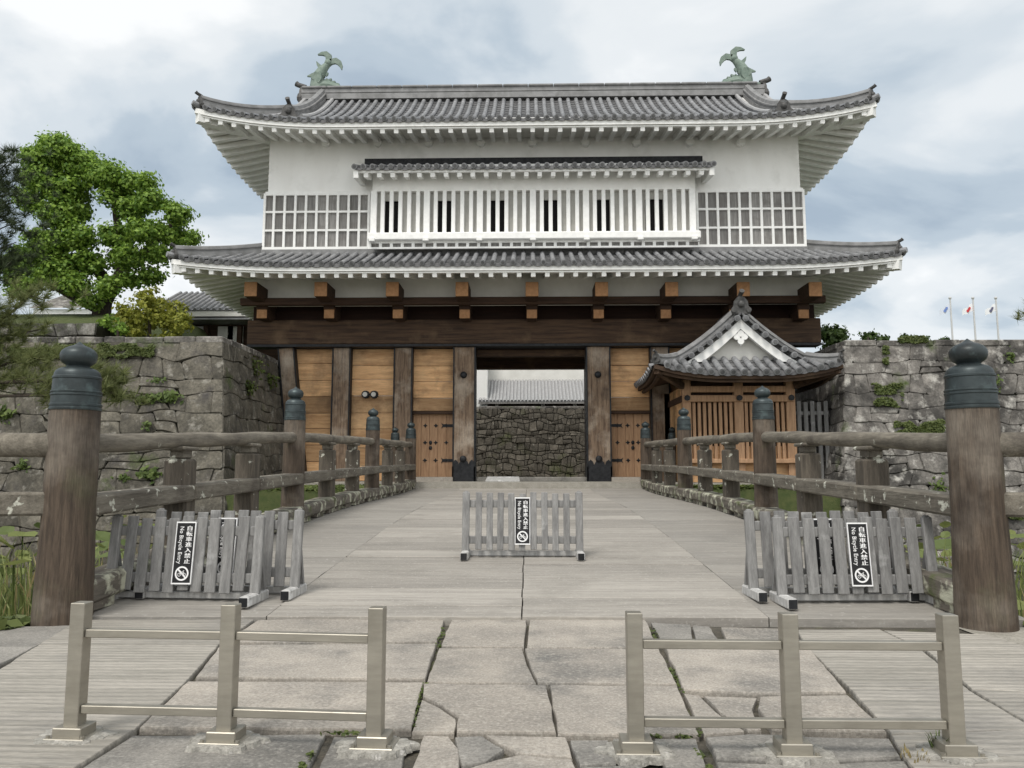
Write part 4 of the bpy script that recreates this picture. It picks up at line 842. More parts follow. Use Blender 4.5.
m = MB(); m.bbox(xA + .1, xB - .1, GF + .16, GF + .2, at(740, 446, GF).z, zsl); m.bbox(xA + .1, xB - .1, GF + .12, GF + .18, GZ, zsl - .07); m.build('skirt_board', M['wood_tan'], guard)
m = MB()
n = 8
for i in range(n): y0 = GF + .26 + (27.1 - GF - .26) * i / n; m.cbox((gx0 + .06, y0 + (27.1 - GF - .26) / n / 2, (GZ + zt_g) / 2), (.08, (27.1 - GF - .26) / n - .008, zt_g - GZ), .006)
m.build('side_wall', M['wood_tan'], guard); m = MB(); m.cbox((gx0 + .02, 25.8, at(740, 398.5, GF).z), (.12, 2.5, .2), .01); m.cbox((gx0 - .02, 27.0, (GZ + zt_g) / 2), (.3, .3, zt_g - GZ), .01); m.build('side_beam', M['wood_dark'], guard)
m = MB(); m.bbox(gx1 - .1, gx1 - .02, GF + .27, 27.1, GZ, zt_g); m.bbox(gx0 + .1, gx1 - .1, 27.02, 27.1, GZ, zt_g); m.build('rear_wall', M['wood_dark'], guard)
# grey picket fence between guardhouse and wall
fx0, fx1 = at(798, 420, 25).x, at(825, 420, 25).x
fn_ = thing('picket_fence', ((fx0 + fx1) / 2, 25, GZ), 'short dark grey picket fence between the guardhouse and the stone wall', 'fence')
for i in range(5): x = fx0 + .04 + (fx1 - fx0) * i / 4; m = MB(); m.cbox((x, 25, (GZ + at(810, 401 + (i % 2), 25).z) / 2), (.13, .05, at(810, 401 + (i % 2), 25).z - GZ), .01); m.build('picket', M['picket'], fn_)
for v in (413, 440): m = MB(); m.cbox(((fx0 + fx1) / 2, 25.05, at(810, v, 25).z), (fx1 - fx0 + .3, .05, .12), .01); m.build('rail', M['picket'], fn_)
# ------------------------------------------------------------------ castle walls
FB, SB = .24, .14
def castle_wall(side, corner, label, mat_, seed, jd):
    root = thing('stone_wall', (corner.x + side * 6, corner.y, -1.8), label, 'stone wall')
    H = corner.z + 2.0; s = side
    ff = lambda u, v: (corner.x + s * (u - SB * v), corner.y - FB * v, corner.z - v)
    st_ = stones(ff, (0, -.97, .23), 26, H, (.36, .62), (.35, 1.15), .018, .0, seed, seed + 50, .05, jd=jd)
    sf = lambda u, v: (corner.x - s * SB * v, corner.y + u - FB * v, corner.z - v)
    s2 = stones(sf, (-s * .98, 0, .2), 6.4, H, (.36, .62), (.4, 1.1), .018, .0, seed + 1, seed + 50, .045, jd=jd)
    o = len(st_.v); st_.v += s2.v; st_.f += [tuple(i + o for i in f) for f in s2.f]
    st_.build('stone_face', mat_, root, 'auto')
    m = MB(); z0 = corner.z - H                    # earth core behind the blocks
    def q(u, w, v): return (corner.x + s * (u - SB * v), corner.y + w - FB * v * (1 if w < 3 else 0), corner.z - v)
    top = [q(.10, .10, .06), q(26, .10, .06), q(26, 12, .06), q(.10, 12, .06)]; bot = [q(.10, .10, H), q(26, .10, H), q(26, 12, H), q(.10, 12, H)]
    m.add(top + bot, [(0, 1, 2, 3), (4, 5, 6, 7), (0, 1, 5, 4), (1, 2, 6, 5), (2, 3, 7, 6), (3, 0, 4, 7)]); m.build('core', M['gap'], root)
    m = MB(); u = 0                                # coping stones
    rnd = random.Random(seed)
    while u < 25:
        wd = rnd.uniform(.6, 1.5); m.cbox((corner.x + s * (u + wd / 2), corner.y + .27, corner.z + .03 + rnd.uniform(-.01, .02)), (wd - .02, .62, .20), .03); u += wd
    w_ = .55
    while w_ < 6.2:
        wd = rnd.uniform(.6, 1.3); m.cbox((corner.x + s * .27, corner.y + w_ + wd / 2, corner.z + .03 + rnd.uniform(-.01, .02)), (.62, wd - .02, .20), .03); w_ += wd
    m.build('coping', M['stonegrey'], root)
    return root
LC, RC = at(223, 341, 22.0), at(844, 344.5, 24.6)
castle_wall(-1, LC, 'tall mossy castle wall of fitted brown stones left of the gatehouse', M['stone'], 3, .03)
castle_wall(1, RC, 'tall pale lichened castle wall of stone blocks right of the gatehouse', M['stonegrey'], 12, .02)
for s, cc in ((-1, LC), (1, RC)):                  # earth terraces on top of the walls
    m = MB(); m.bbox(cc.x + s * .5, cc.x + s * 60, cc.y + .5, cc.y + 40, cc.z - 1, cc.z - .03); tag(m.build('terrace', M['grass']), kind='structure')
A = at(0, 323, 26.5)
up = thing('stone_wall', (-17, 26.5, LC.z), 'low upper retaining wall of pale stones set back on the left castle wall', 'stone wall')
xe = at(97, 323, 26.5).x
stones(lambda u, v: (xe - u, 26.5 - .1 * v, A.z - v), (0, -1, 0), 16, A.z - LC.z + .1, (.45, .55), (.7, 1.5), .04, .015, 31).build('stone_face', M['stonegrey'], up, 'auto')
m = MB(); m.bbox(xe - 16, xe - .02, 26.58, 27.4, LC.z - .1, A.z - .03); m.build('core', M['gap'], up)
m = MB(); B = at(50, 309, 30); m.add([(xe - 26, 27, A.z - .05), (xe + .3, 27, A.z - .05), (xe + .3, 31, B.z), (xe - 26, 31, B.z), (xe + .3, 40, B.z), (xe - 26, 40, B.z), (xe + 2.2, 27, LC.z), (xe + 2.2, 40, LC.z)], [(0, 1, 2, 3), (3, 2, 4, 5), (1, 6, 7, 4, 2)]); tag(m.build('grass_slope', M['grass']), kind='structure')
# courtyard seen through the gate
CY = 44.0
inn = thing('stone_wall', (XC, CY, GZ), 'dark rubble stone wall across the courtyard seen through the gate opening', 'stone wall')
zt_c = at(530, 408, CY).z
stones(lambda u, v: (-9 + u, CY - .12 * v, zt_c - v), (0, -1, .1), 18, zt_c - GZ + .1, (.20, .40), (.18, .55), .05, .0, 77, None, .12, 3, .3).build('stone_face', M['stonedark'], inn, 'auto')
m = MB(); m.bbox(-9, 9, CY + .12, CY + 1.5, GZ - .2, zt_c - .03); m.build('core', M['gap'], inn)
m = MB(); m.cbox((0, CY + .3, zt_c + .02), (18, .7, .16), .03); m.build('coping', M['stonegrey'], inn)
hall = thing('corridor_building', (1, 49, zt_c), 'long white plaster building with a grey tiled lean-to roof above the courtyard wall', 'building')
zr0, zr1 = at(530, 401, 46.5).z, at(530, 380.5, 49.2).z
x0, x1 = at(480, 401, 46.5).x, 10
m = MB(); m.bbox(-14, 14, 49.2, 54, zt_c - .5, at(530, 350, 49.2).z); m.build('wall', M['soffit'], hall)
m = MB(); n = 60
for i in range(n): x = x0 + (x1 - x0) * i / n; m.tube([(x, 46.5, zr0), (x + .0, 49.2, zr1)], .085, 7)
m.add([(x0 - .1, 46.5, zr0 - .03), (x1, 46.5, zr0 - .03), (x1, 49.2, zr1 - .03), (x0 - .1, 49.2, zr1 - .03)], [(0, 1, 2, 3)]); m.build('roof', M['tilelight'], hall, 'auto')
m = MB(); m.bbox(x0 - .1, x1, 46.52, 46.64, zr0 - .16, zr0 - .05); m.build('eave_board', M['pane'], hall)
m = MB(); m.bbox(x0 + .3, x1, 48.4, 48.6, zt_c - .5, zr0 + .4); m.build('timber_wall', M['wood_dark'], hall)
for u in (543, 497, 575): x = at(u, 404, 47).x; m = MB(); m.bbox(x - .1, x + .1, 46.9, 47.1, zt_c - .3, zr0); m.build('post', M['soffit'], hall)
side = thing('corridor_building', (-4, 46, zt_c), 'white plastered corner of a building at the left edge of the gate opening', 'building')
xs = at(486.5, 380, 47).x; m = MB(); m.bbox(-9, xs, 46.8, 49.1, zt_c - .5, at(530, 350, 47).z + 1); m.build('wall', M['plaster'], side); m = MB(); m.bbox(xs + .002, xs + .07, 46.7, 47.0, zt_c, at(530, 350, 47).z); m.build('corner_trim', M['white_paint'], side)
# buildings behind the left wall
lb = thing('gallery_building', at(215, 330, 34), 'low dark timber gallery with a grey tiled roof behind the left wall beside the gatehouse', 'building')
Y = 34; bx0, bx1 = at(150, 320, Y).x, -9.9
zer, zrr = at(200, 310, Y).z, at(200, 293, Y + 4).z
m = MB(); m.add([(bx0, Y, zer), (bx1, Y, zer), (bx1 - .5, Y + 4, zrr), (bx0 - .5, Y + 4, zrr), (bx1 - .5, Y + 8, zer), (bx0 - .5, Y + 8, zer)], [(0, 1, 2, 3), (3, 2, 4, 5)])
for i in range(26): x = bx0 + (bx1 - bx0) * i / 25; m.tube([(x, Y, zer + .02), (x - .5, Y + 4, zrr + .02)], .08, 7)
m.build('roof', M['ridge'], lb, 'auto')
m = MB(); m.bbox(bx0, bx1, Y + .05, Y + .15, zer - .28, zer - .03); m.build('eave_board', M['soffit'], lb)
m = MB(); m.bbox(bx0, bx1, Y - .1, Y + 1.2, zer - .46, zer - .38); m.build('lower_eave', M['tile'], lb)
m = MB(); m.bbox(bx0 + .4, bx1, Y + 1.2, Y + 6, LC.z - 1, zer + .3); m.build('wall', M['wood_dark'], lb)
m = MB()
for u in (178, 196, 226, 236): p = at(u, 328, Y + 1.15); m.bbox(p.x - .36, p.x + .36, Y + 1.1, Y + 1.16, LC.z - .6, zer - .55)
m.build('window', M['soffit'], lb)
for u in (165, 206.5, 240): p = at(u, 328, Y + .8); m = MB(); m.bbox(p.x - .1, p.x + .1, Y + .7, Y + .9, LC.z - .5, zer - .6); m.build('post', M['wood_dark'], lb)
l2 = thing('storehouse', at(70, 309, 44), 'pale roofed storehouse glimpsed under the big green tree', 'building')
p0, p1 = at(28, 308, 44), at(94, 296, 46); m = MB(); m.add([(p0.x, 44, p0.z), (p1.x + 1, 44, p0.z), (p1.x + .6, 47, p1.z + .3), (p0.x + .2, 47, p1.z + .3)], [(0, 1, 2, 3)]); m.build('roof', M['stonegrey'], l2); m = MB(); m.bbox(p0.x + .2, p1.x + .8, 44.2, 47, p0.z - 3.5, p0.z - .04); m.build('wall', M['plaster'], l2)
hl = MB(); hl.grid(lambda a, b: V((-190 + 190 * a, 420 + 60 * b, -2 + (1 - (2 * b - 1) ** 2) * (70 + 16 * math.sin(a * 9) + 6 * math.sin(a * 31)))), 60, 10); tag(hl.build('hill', M['hill'], None, True), kind='structure')
# ------------------------------------------------------------------ barricades
def textmesh(body, size):
    cu = bpy.data.curves.new('t', 'FONT'); cu.body = body; cu.size = size; o = bpy.data.objects.new('t', cu); C.objects.link(o); o.data.resolution_u = 3
    dg = bpy.context.evaluated_depsgraph_get(); dg.update(); me = bpy.data.meshes.new_from_object(o.evaluated_get(dg)); vs = [v.co.copy() for v in me.vertices]; fs = [tuple(p.vertices) for p in me.polygons]
    bpy.data.objects.remove(o); bpy.data.curves.remove(cu); bpy.data.meshes.remove(me); return vs, fs
def barricade(loc, rz, n, wd, ht, label, lean=.12, signat=None, pw=.074):
    root = thing('picket_barricade', (0, 0, 0), label, 'barricade', 'picket barricades across the bridge')
    T = Matrix.Rotation(-lean, 3, 'X'); base = .10
    f = lambda x, d, z: V((0, .12, base)) + T @ V((x, d, z))     # panel coordinates
    H = ht - base
    for s in (-1, 1):
        m = MB(); x = s * (wd / 2 - .03); m.bar(f(x, 0, -.04), f(x, 0, H - .0), .084, .05, up=(0, 1, 0), b=.008); m.cbox(f(x, 0, H + .004), (.05, .035, .02), .008); m.build('end_post', M['picket'], root)
        m = MB(); m.cbox((x, .11, .045), (.085, .46, .09), .012); ft = m.build('foot', M['picketpost'], root)
        m = MB(); m.cbox((x, -.123, .045), (.07, .01, .075), .002); m.build('end_grain', M['iron'], ft)
        m = MB(); m.bar((x, .30, .07), f(x, .03, H * .55), .05, .04, up=(0, 1, 0)); m.build('brace', M['picket'], root)
    pitch_ = (wd - .10) / (n + 1)
    for i in range(n):
        x = -wd / 2 + .05 + pitch_ * (i + 1); m = MB(); j = random.uniform(-.012, .012)
        m.bar(f(x + random.uniform(-.006, .006), 0, -.01 + j), f(x + random.uniform(-.006, .006), 0, H - .01 + j), pw, .02, up=(0, 1, 0), b=.005); m.build('picket', M['picket'], root)
    for z in (.17, .80): m = MB(); m.bar(f(-wd / 2 + .03, .035, H * z), f(wd / 2 - .03, .035, H * z), .045, .085, b=.006); m.build('cross_rail', M['picket'], root)
    m = MB(); m.bar((-wd / 2 + .05, .22, .05), (wd / 2 - .05, .22, .05), .05, .05); m.build('stretcher', M['picketpost'], root)
    # sign
    sx = signat if signat is not None else 0; sw, sh, z0 = .165, .52, H * .10
    m = MB(); c = f(sx, -.022, z0 + sh / 2); m.cbox(c, (sw, .012, sh), .003, T); sg = m.build('sign', M['sign'], root)
    m = MB(); fr = f(sx, -.0245, z0 + sh / 2)
    for (dx_, dz_, w_, h_) in ((0, sh / 2 + .004, sw + .014, .012), (0, -sh / 2 - .004, sw + .014, .012), (sw / 2 + .003, 0, .007, sh), (-sw / 2 - .003, 0, .007, sh)): m.box(f(sx + dx_, -.0245, z0 + sh / 2 + dz_), (w_, .016, h_), T)
    m.build('sign_border', M['signwhite'], sg)
    m = MB()
    P = lambda x, z: f(sx + x, -.0315, z0 + z)
    for i, ch in enumerate('自転車進入禁止'):
        vs, fs = textmesh(ch, .058); a0 = min(v.x for v in vs); a1 = max(v.x for v in vs); b0, b1 = min(v.y for v in vs), max(v.y for v in vs)
        m.add([P(.036 + (v.x - (a0 + a1) / 2) * 1.02, sh - .047 - i * .0475 + (v.y - (b0 + b1) / 2) * .78) for v in vs], fs)
        for o_ in (.0022, -.0022): m.add([P(.036 + o_ + (v.x - (a0 + a1) / 2) * 1.02, sh - .047 - i * .0475 + (v.y - (b0 + b1) / 2) * .78) + T @ V((0, -.0004 if o_ > 0 else .0004, 0)) for v in vs], fs)
    vs, fs = textmesh('No Bicycle Entry', .05); L = max(v.x for v in vs)
    k_ = .325 / L
    for o_ in (0, .0018): m.add([P(-.052 + v.y * 1.0 + o_, sh - .03 - v.x * k_) + T @ V((0, -.0004 if o_ else 0, 0)) for v in vs], fs)
    m.build('lettering', M['signwhite'], sg, fixn=False)
    m = MB(); cz = .082
    for i in range(28):
        a0, a1 = 2 * math.pi * i / 28, 2 * math.pi * (i + 1) / 28
        m.add([P(.062 * math.cos(a0), cz + .062 * math.sin(a0)), P(.062 * math.cos(a1), cz + .062 * math.sin(a1)), P(.048 * math.cos(a1), cz + .048 * math.sin(a1)), P(.048 * math.cos(a0), cz + .048 * math.sin(a0))], [(0, 1, 2, 3)])
    def stroke(x0, z0_, x1, z1_, t):
        d = V((x1 - x0, z1_ - z0_)); d.normalize(); q = V((-d.y, d.x)) * t / 2; m.add([P(x0 + q.x, cz + z0_ + q.y), P(x1 + q.x, cz + z1_ + q.y), P(x1 - q.x, cz + z1_ - q.y), P(x0 - q.x, cz + z0_ - q.y)], [(0, 1, 2, 3)])
    stroke(-.036, .036, .036, -.036, .014)
    for cx in (-.022, .022):
        for i in range(10): a0, a1 = i * .628, (i + 1) * .628; stroke(cx + .014 * math.cos(a0), -.010 + .014 * math.sin(a0), cx + .014 * math.cos(a1), -.010 + .014 * math.sin(a1), .004)
    for q in ((-.022, -.010, -.008, .014), (-.008, .014, .014, .014), (.014, .014, .022, -.010), (-.008, .014, .002, -.010), (.002, -.010, .014, .014), (.011, .024, .02, .024), (.014, .014, .011, .026)): stroke(*q, .004)
    m.build('bicycle_symbol', M['signwhite'], sg, fixn=False)
    root.location = loc; root.rotation_euler = (0, 0, rz)
    return root
def dz(x, y): return V((x, y, deck_z(y)))
cc = at(522.5, 552, 9.0); barricade(dz(cc.x, 8.92), R(0), 9, 1.38, .76, 'grey picket barricade with black sign standing alone in the middle of the bridge')
barricade(dz(at(186, 600, 6.95).x, 6.72), R(-3), 9, 1.38, .745, 'front picket barricade with black sign beside the left bridge post', .11, .0, .098)
barricade(dz(at(223, 585, 7.1).x, 6.98), R(-3), 9, 1.38, .77, 'rear picket barricade half hidden behind another one at the left railing', .11, 0, .098)
barricade(dz(at(859, 602, 6.85).x, 6.72), R(2), 9, 1.38, .745, 'front picket barricade with black sign beside the right bridge post', .11, .03, .098)
barricade(dz(at(832, 590, 7.0).x, 6.98), R(2), 9, 1.38, .77, 'rear picket barricade half hidden behind another one at the right railing', .11, 0, .098)
# ------------------------------------------------------------------ low steel barriers
def barrier(px, tops, label):
    P = [gnd(u, v) for u, v in px]; root = thing('steel_barrier', (P[1].x, P[1].y, 0), label, 'barrier', 'low steel barriers in the foreground')
    hts = [at(u, v, p.y).z for (u, v), p in zip(tops, P)]; d = (P[2] - P[0]); d.z = 0; d.normalize(); a = math.atan2(d.y, d.x); Rz = Matrix.Rotation(a, 3, 'Z')
    for p, h in zip(P, hts):
        m = MB(); m.cbox((p.x, p.y, h / 2), (.068, .068, h), .003, Rz); po = m.build('post', M['steel'], root)
        m = MB(); m.cbox((p.x, p.y, .028), (.135, .12, .055), .004, Rz); m.cbox((p.x, p.y, .008), (.19, .16, .014), .003, Rz)
        for bx in (-.08, .08): m.tube([V((p.x, p.y, .014)) + Rz @ V((bx, -.065, 0)), V((p.x, p.y, .026)) + Rz @ V((bx, -.065, 0))], .010, 6)
        m.build('base_plate', M['steel'], po)
        m = MB(); q = 40; rr = [(.15 + .018 * math.sin(i * .8 + p.x * 9) + .012 * math.sin(i * 2.1 + p.x) + random.uniform(-.004, .004)) for i in range(q)]
        prof = [V((p.x + 1.15 * rr[i] * math.cos(2 * math.pi * i / q), p.y + rr[i] * .85 * math.sin(2 * math.pi * i / q), 0)) for i in range(q)]
        o = len(m.v); m.v += [tuple(v + V((0, 0, -.02))) for v in prof] + [tuple(V(p).lerp(v, .93) + V((0, 0, .008 + .004 * nz(v, 20)))) for v in prof] + [tuple(V((p.x, p.y, 0)).lerp(v, .72) + V((0, 0, .012))) for v in prof]
        for l in range(2):
            for i in range(q): j = (i + 1) % q; m.f.append((o + l * q + i, o + l * q + j, o + (l + 1) * q + j, o + (l + 1) * q + i))
        m.f.append(tuple(o + 2 * q + i for i in range(q))); m.build('footing', M['concrete'], po)
    for k_ in (0, 1):
        for fz in (.77, .21):
            A_, B_ = P[k_] + d * .035, P[k_ + 1] - d * .035; A_.z, B_.z = hts[k_] * fz, hts[k_ + 1] * fz
            m = MB(); m.bar(A_, B_, .04, .036, b=.003); m.build('rail', M['steel'], root)
    return root
barrier([(74, 737), (226, 741), (375, 746)], [(82, 602), (230, 604), (378.5, 607)], 'low brushed steel barrier with three posts at the left of the stone paving')
barrier([(636, 751), (793, 753), (955, 754)], [(635, 612), (788.5, 613), (944.5, 614)], 'low steel barrier at the right of the stone paving, grass tuft at its end')
# ------------------------------------------------------------------ planting
def tuft(name, p, label, n=30, h=.25, mat_='weed', blade=True, w_=.014, cat='weed', group=None, spread=.10):
    m = MB()
    for i in range(n):
        a = random.uniform(0, 6.28); r = spread * random.random(); b = V(p) + V((r * math.cos(a), r * math.sin(a), 0)); l = h * random.uniform(.5, 1); o = V((math.cos(a), math.sin(a), 0)) * l * random.uniform(.2, .7); s = V((-math.sin(a), math.cos(a), 0)) * w_
        m.add([b - s, b + s, b + o * .5 + V((0, 0, l * .7)) + s * .7, b + o * .5 + V((0, 0, l * .7)) - s * .7, b + o + V((0, 0, l))], [(0, 1, 2, 3), (3, 2, 4)])
    o = m.build(name, M[mat_], fixn=False); return tag(o, label, cat, group)
g_ = gnd(938, 750); tuft('grass_tuft', (g_.x, g_.y, 0), 'small green grass tuft at the foot of the right steel barrier', 26, .10, 'weed', w_=.004, cat='grass tuft', spread=.035)
g_ = gnd(935, 757); tuft('grass_tuft', (g_.x - .1, g_.y, 0), 'dry straw coloured grass in the joint beside the right steel barrier', 22, .035, 'drygrass', w_=.004, cat='grass tuft', spread=.08)
jm = []
for line in (CL, CRt, [(640, 735), (690, 735)], [(300, 731), (405, 733)], [(690, 740), (712, 768)], [(320, 740), (300, 768)]):
    for (u0, v0), (u1, v1) in zip(line, line[1:]):
        for i in range(70):
            t = random.random()
            if nz((u0 * .02, t * 3, v0 * .05)) < -.05: continue
            p = gnd(u0 + (u1 - u0) * t + random.uniform(-3, 3), v0 + (v1 - v0) * t + random.uniform(-1.5, 1.5)); jm.append((np.array((p.x, p.y, -.006)), np.array((0, 0, 1.0))))
o = leaves('joint_moss', M['mossleaf'], jm, .018); tag(o, 'moss growing in the joints of the stone paving', 'moss', kind='stuff')
def wall_pt(u, v, side):
    cc = LC if side < 0 else RC
    d = ray(u, v); o = V((0, 0, EYE)); t = ((cc.y - o.y) - FB * (cc.z - o.z)) / (d.y - FB * d.z)   # y = cy - FB (cz - z)
    p = o + d * t; return p
def side_pt(u, v, side):
    cc = LC if side < 0 else RC; d = ray(u, v); o = V((0, 0, EYE)); k_ = -side * SB      # x = cx + k (cz - z)
    t = (cc.x - o.x + k_ * (cc.z - o.z)) / (d.x + k_ * d.z); return o + d * t
def weedclump(p, n, r, sz, label, m_='weed', dr=.5, name='wall_weed', group='weeds growing out of the castle walls', nrm=(0, -1, .3)):
    pts = []
    for i in range(n):
        q = np.array(p) + np.random.normal(0, .5, 3) * np.array([r[0], .10, r[1]]); q[2] -= abs(np.random.normal(0, dr * r[1] * .4)); pts.append((q + np.array(nrm) * .07, np.array(nrm)))
    return tag(leaves(name, M[m_], pts, sz), label, 'weed', group)
W = [(168, 398, 70, (.45, .16), .14, -1, 'leafy weed trailing from the left castle wall below its corner stones'), (148, 399, 40, (.3, .12), .12, -1, 'small leafy weed just left of the largest weed on the left castle wall'),
     (150, 473, 60, (.28, .16), .14, -1, 'bright leafy weed on the left wall seen between the two rails'), (5, 415, 40, (.3, .2), .16, -1, 'bright green leaves on the left castle wall at the photo edge'),
     (24, 466, 30, (.2, .12), .12, -1, 'pale small weed on the left wall left of the near bridge post'), (148, 425, 22, (.12, .14), .09, -1, 'tiny fern in a vertical joint of the left castle wall above the handrail'),
     (125, 477, 26, (.2, .1), .1, -1, 'low weed on the left wall just right of the near bridge post'), (160, 381, 30, (.3, .08), .09, -1, 'thin line of moss and fern in an upper joint of the left castle wall'),
     (1010, 357, 30, (.18, .2), .11, 1, 'small bright fern near the top of the right castle wall'), (992, 384, 40, (.2, .32), .12, 1, 'bright fern beside the bronze cap of the right bridge post'),
     (938, 490, 60, (.22, .42), .13, 1, 'tall green fern on the right wall left of the near bridge post')]
for (u, v, n, r, sz, sd_, lb_) in W:
    weedclump(wall_pt(u, v, sd_), int(n * 1.8), r, sz * .7, lb_)
for (u, v, r, lb_) in ((253, 367, (.3, .35), 'moss and fern hanging on the shaded side of the left wall under its coping'), (268, 380, (.3, .25), 'green fern on the side of the left castle wall nearest the slanted post'), (247, 387, (.2, .3), 'dark fern on the side of the left wall near its corner')):
    weedclump(side_pt(u, v, -1), 80, r, .10, lb_, 'mossleaf', nrm=(1, 0, .2))
def moss_on(u0, u1, v0, v1, side, n, lab, th=-.1):
    pts = []
    for i in range(n * 3):
        u, v = random.uniform(u0, u1), random.uniform(v0, v1); cx, cy = (u - (u0 + u1) / 2) / (u1 - u0) * 2, (v - (v0 + v1) / 2) / (v1 - v0) * 2
        if cx ** 4 + cy ** 4 + 2.2 * nz((u * .09, v * .16, 1)) > .62: continue
        p = wall_pt(u, v, side); pts.append((np.array(p) + np.array((0, -.07 - random.random() * .05, .01)), np.array((0, -1, .5))))
    tag(leaves('wall_moss', M['mossleaf'], pts, .06), lab, 'moss', kind='stuff')
moss_on(90, 158, 344, 359, -1, 1300, 'band of moss along the top of the left castle wall'); moss_on(0, 95, 345, 358, -1, 1200, 'moss along the top of the left castle wall behind the pine')
moss_on(868, 902, 384, 408, 1, 700, 'green moss patch on the upper right castle wall'); moss_on(893, 944, 420, 440, 1, 1000, 'green moss patch on the right castle wall above the handrail'); moss_on(893, 930, 336.5, 344, 1, 300, 'moss along the top edge of the right castle wall')
moss_on(1003, 1024, 495, 520, 1, 400, 'moss low on the right castle wall'); moss_on(881, 888, 346, 366, 1, 90, 'moss in a joint of the right castle wall')
# moat plants
lp = []
def lotus_leaf(mb, c, r, tilt, az):
    n = 9; T = Matrix.Rotation(az, 3, 'Z') @ Matrix.Rotation(tilt, 3, 'X'); o = len(mb.v); mb.v.append(tuple(V(c)))
    for i in range(n): a = 2 * math.pi * i / n; mb.v.append(tuple(V(c) + T @ V((r * math.cos(a), r * math.sin(a), r * .18 * (1 + .5 * math.sin(3 * a + az))))))
    for i in range(n): mb.f.append((o, o + 1 + i, o + 1 + (i + 1) % n))
lm, sm, dm = MB(), MB(), MB()
for i in range(1100):
    x = random.uniform(-24, 24); yq_ = random.uniform(7.2, 20.5)
    if abs(x) < 4.5: continue
    z = random.uniform(-.7, .25) - (1.0 if yq_ > 14 else 0) * .35; r = random.uniform(.10, .25); c = (x, yq_, z)
    lotus_leaf(lm, c, r, random.uniform(.1, .9), random.uniform(0, 6.28))
    if yq_ < 13: sm.tube([(x + random.uniform(-.1, .1), yq_, -1.75), c], .010, 5, False)
for i in range(5000):
    x = random.choice((-1, 1)) * random.uniform(4.6, 14); yq_ = random.uniform(6.9, 12); l = random.uniform(.5, 1.1); b = V((x, yq_, random.uniform(-1.1, -.65))); a = random.uniform(0, 6.28); s = V((math.cos(a), math.sin(a), 0)) * .011; lean_ = V((random.uniform(-.3, .3), random.uniform(-.3, .3), 0))
    (dm if random.random() < .22 else lm).add([b - s, b + s, b + lean_ * .4 + V((0, 0, l * .7)) + s * .8, b + lean_ * .4 + V((0, 0, l * .7)) - s * .8, b + lean_ + V((0, 0, l))], [(0, 1, 2, 3), (3, 2, 4)])
tag(lm.build('lotus_bed', M['lotus'], fixn=False), 'dense bed of lotus leaves and reeds filling the moat', 'lotus', kind='stuff'); tag(sm.build('lotus_stalks', M['weed'], fixn=False), 'stalks of the lotus bed', 'lotus', kind='stuff'); tag(dm.build('dry_reeds', M['drygrass'], fixn=False), 'brown dead stalks among the lotus', 'reeds', kind='stuff')
gp = []
for i in range(5000):                               # grass along the bank edge and under the wall
    s = random.choice((-1, 1)); x = s * random.uniform(3.95, 9); gp.append((np.array((x, 6.25 + random.uniform(-.28, .12) - (abs(x) - 3.9) * .35 + 0 * s, -.02 + random.random() * .05)), np.array((0, -.3, 1.0))))
for i in range(11000):
    s = random.choice((-1, 1)); cx = (LC.x + .3) if s < 0 else (RC.x - .3); gp.append((np.array((s * 4.2 + (cx - s * 4.2) * random.random(), random.uniform((LC if s < 0 else RC).y - 1.0, 24.3), GZ - .22 + random.random() * .14)), np.array((0, -.3, 1.0))))
tag(leaves('bank_grass', M['mossleaf'], gp, .07), 'short grass and moss along the banks of the moat', 'grass', kind='stuff')
m = MB()
for s, cc in ((-1, LC), (1, RC)): m.bbox(s * 4.0 + .1, cc.x + s * -.1, cc.y - 1.0, 24.3, -2.2, GZ - .2)
tag(m.build('moat_bank', M['grass']), kind='structure')
# trees
def limb(mb, pts, r0, r1, n=9):
    pts = [V(p) for p in pts]; mb.tube(pts, [r0 + (r1 - r0) * i / (len(pts) - 1) for i in range(len(pts))], n)
TY = 31.0
def px(u, v, dy=0): return at(u, v, TY + dy)
tree = thing('camphor_tree', px(98, 332), 'large bright green broadleaf tree rising behind the left castle wall', 'tree')
m = MB()
limb(m, [px(98, 338), px(102, 312), px(112, 290), px(124, 268)], .42, .24); limb(m, [px(112, 290), px(92, 262), px(70, 232), px(58, 200)], .26, .1); limb(m, [px(124, 268), px(118, 230), px(112, 190)], .22, .08)
limb(m, [px(124, 268), px(146, 250), px(166, 232), px(178, 215)], .18, .06); limb(m, [px(102, 312), px(70, 296), px(40, 280)], .2, .07)
m.build('trunk', M['bark'], tree, True)
sc_ = TY / F_PX
bl = [(60, 152, 22), (36, 158, 14), (84, 165, 20), (45, 180, 22), (68, 190, 22), (104, 178, 20), (128, 186, 17), (146, 180, 10), (150, 200, 15), (132, 208, 17), (112, 200, 10), (30, 200, 14), (58, 215, 20), (80, 212, 12), (78, 238, 20), (50, 245, 22), (92, 262, 14), (118, 236, 17), (142, 232, 16), (128, 258, 18), (155, 255, 12), (160, 228, 8), (178, 216, 13), (172, 236, 14), (190, 240, 9), (150, 275, 12), (26, 258, 18), (20, 285, 16), (52, 275, 20), (75, 285, 16), (108, 290, 12), (90, 300, 10), (132, 278, 10), (12, 270, 12), (170, 205, 7), (66, 265, 16)]
B = []
for (u, v, r) in bl:
    for k_ in range(2): c = px(u + random.uniform(-2, 2), v + random.uniform(-2, 2), -1.2 + 2.2 * k_ + random.uniform(-.5, .5)); q = r * sc_ * random.uniform(.72, .92); B.append((tuple(c), (q, q, q * .8)))
leaves('crown', M['leaf'], blob_pts(B, 34, .32), .105, tree)
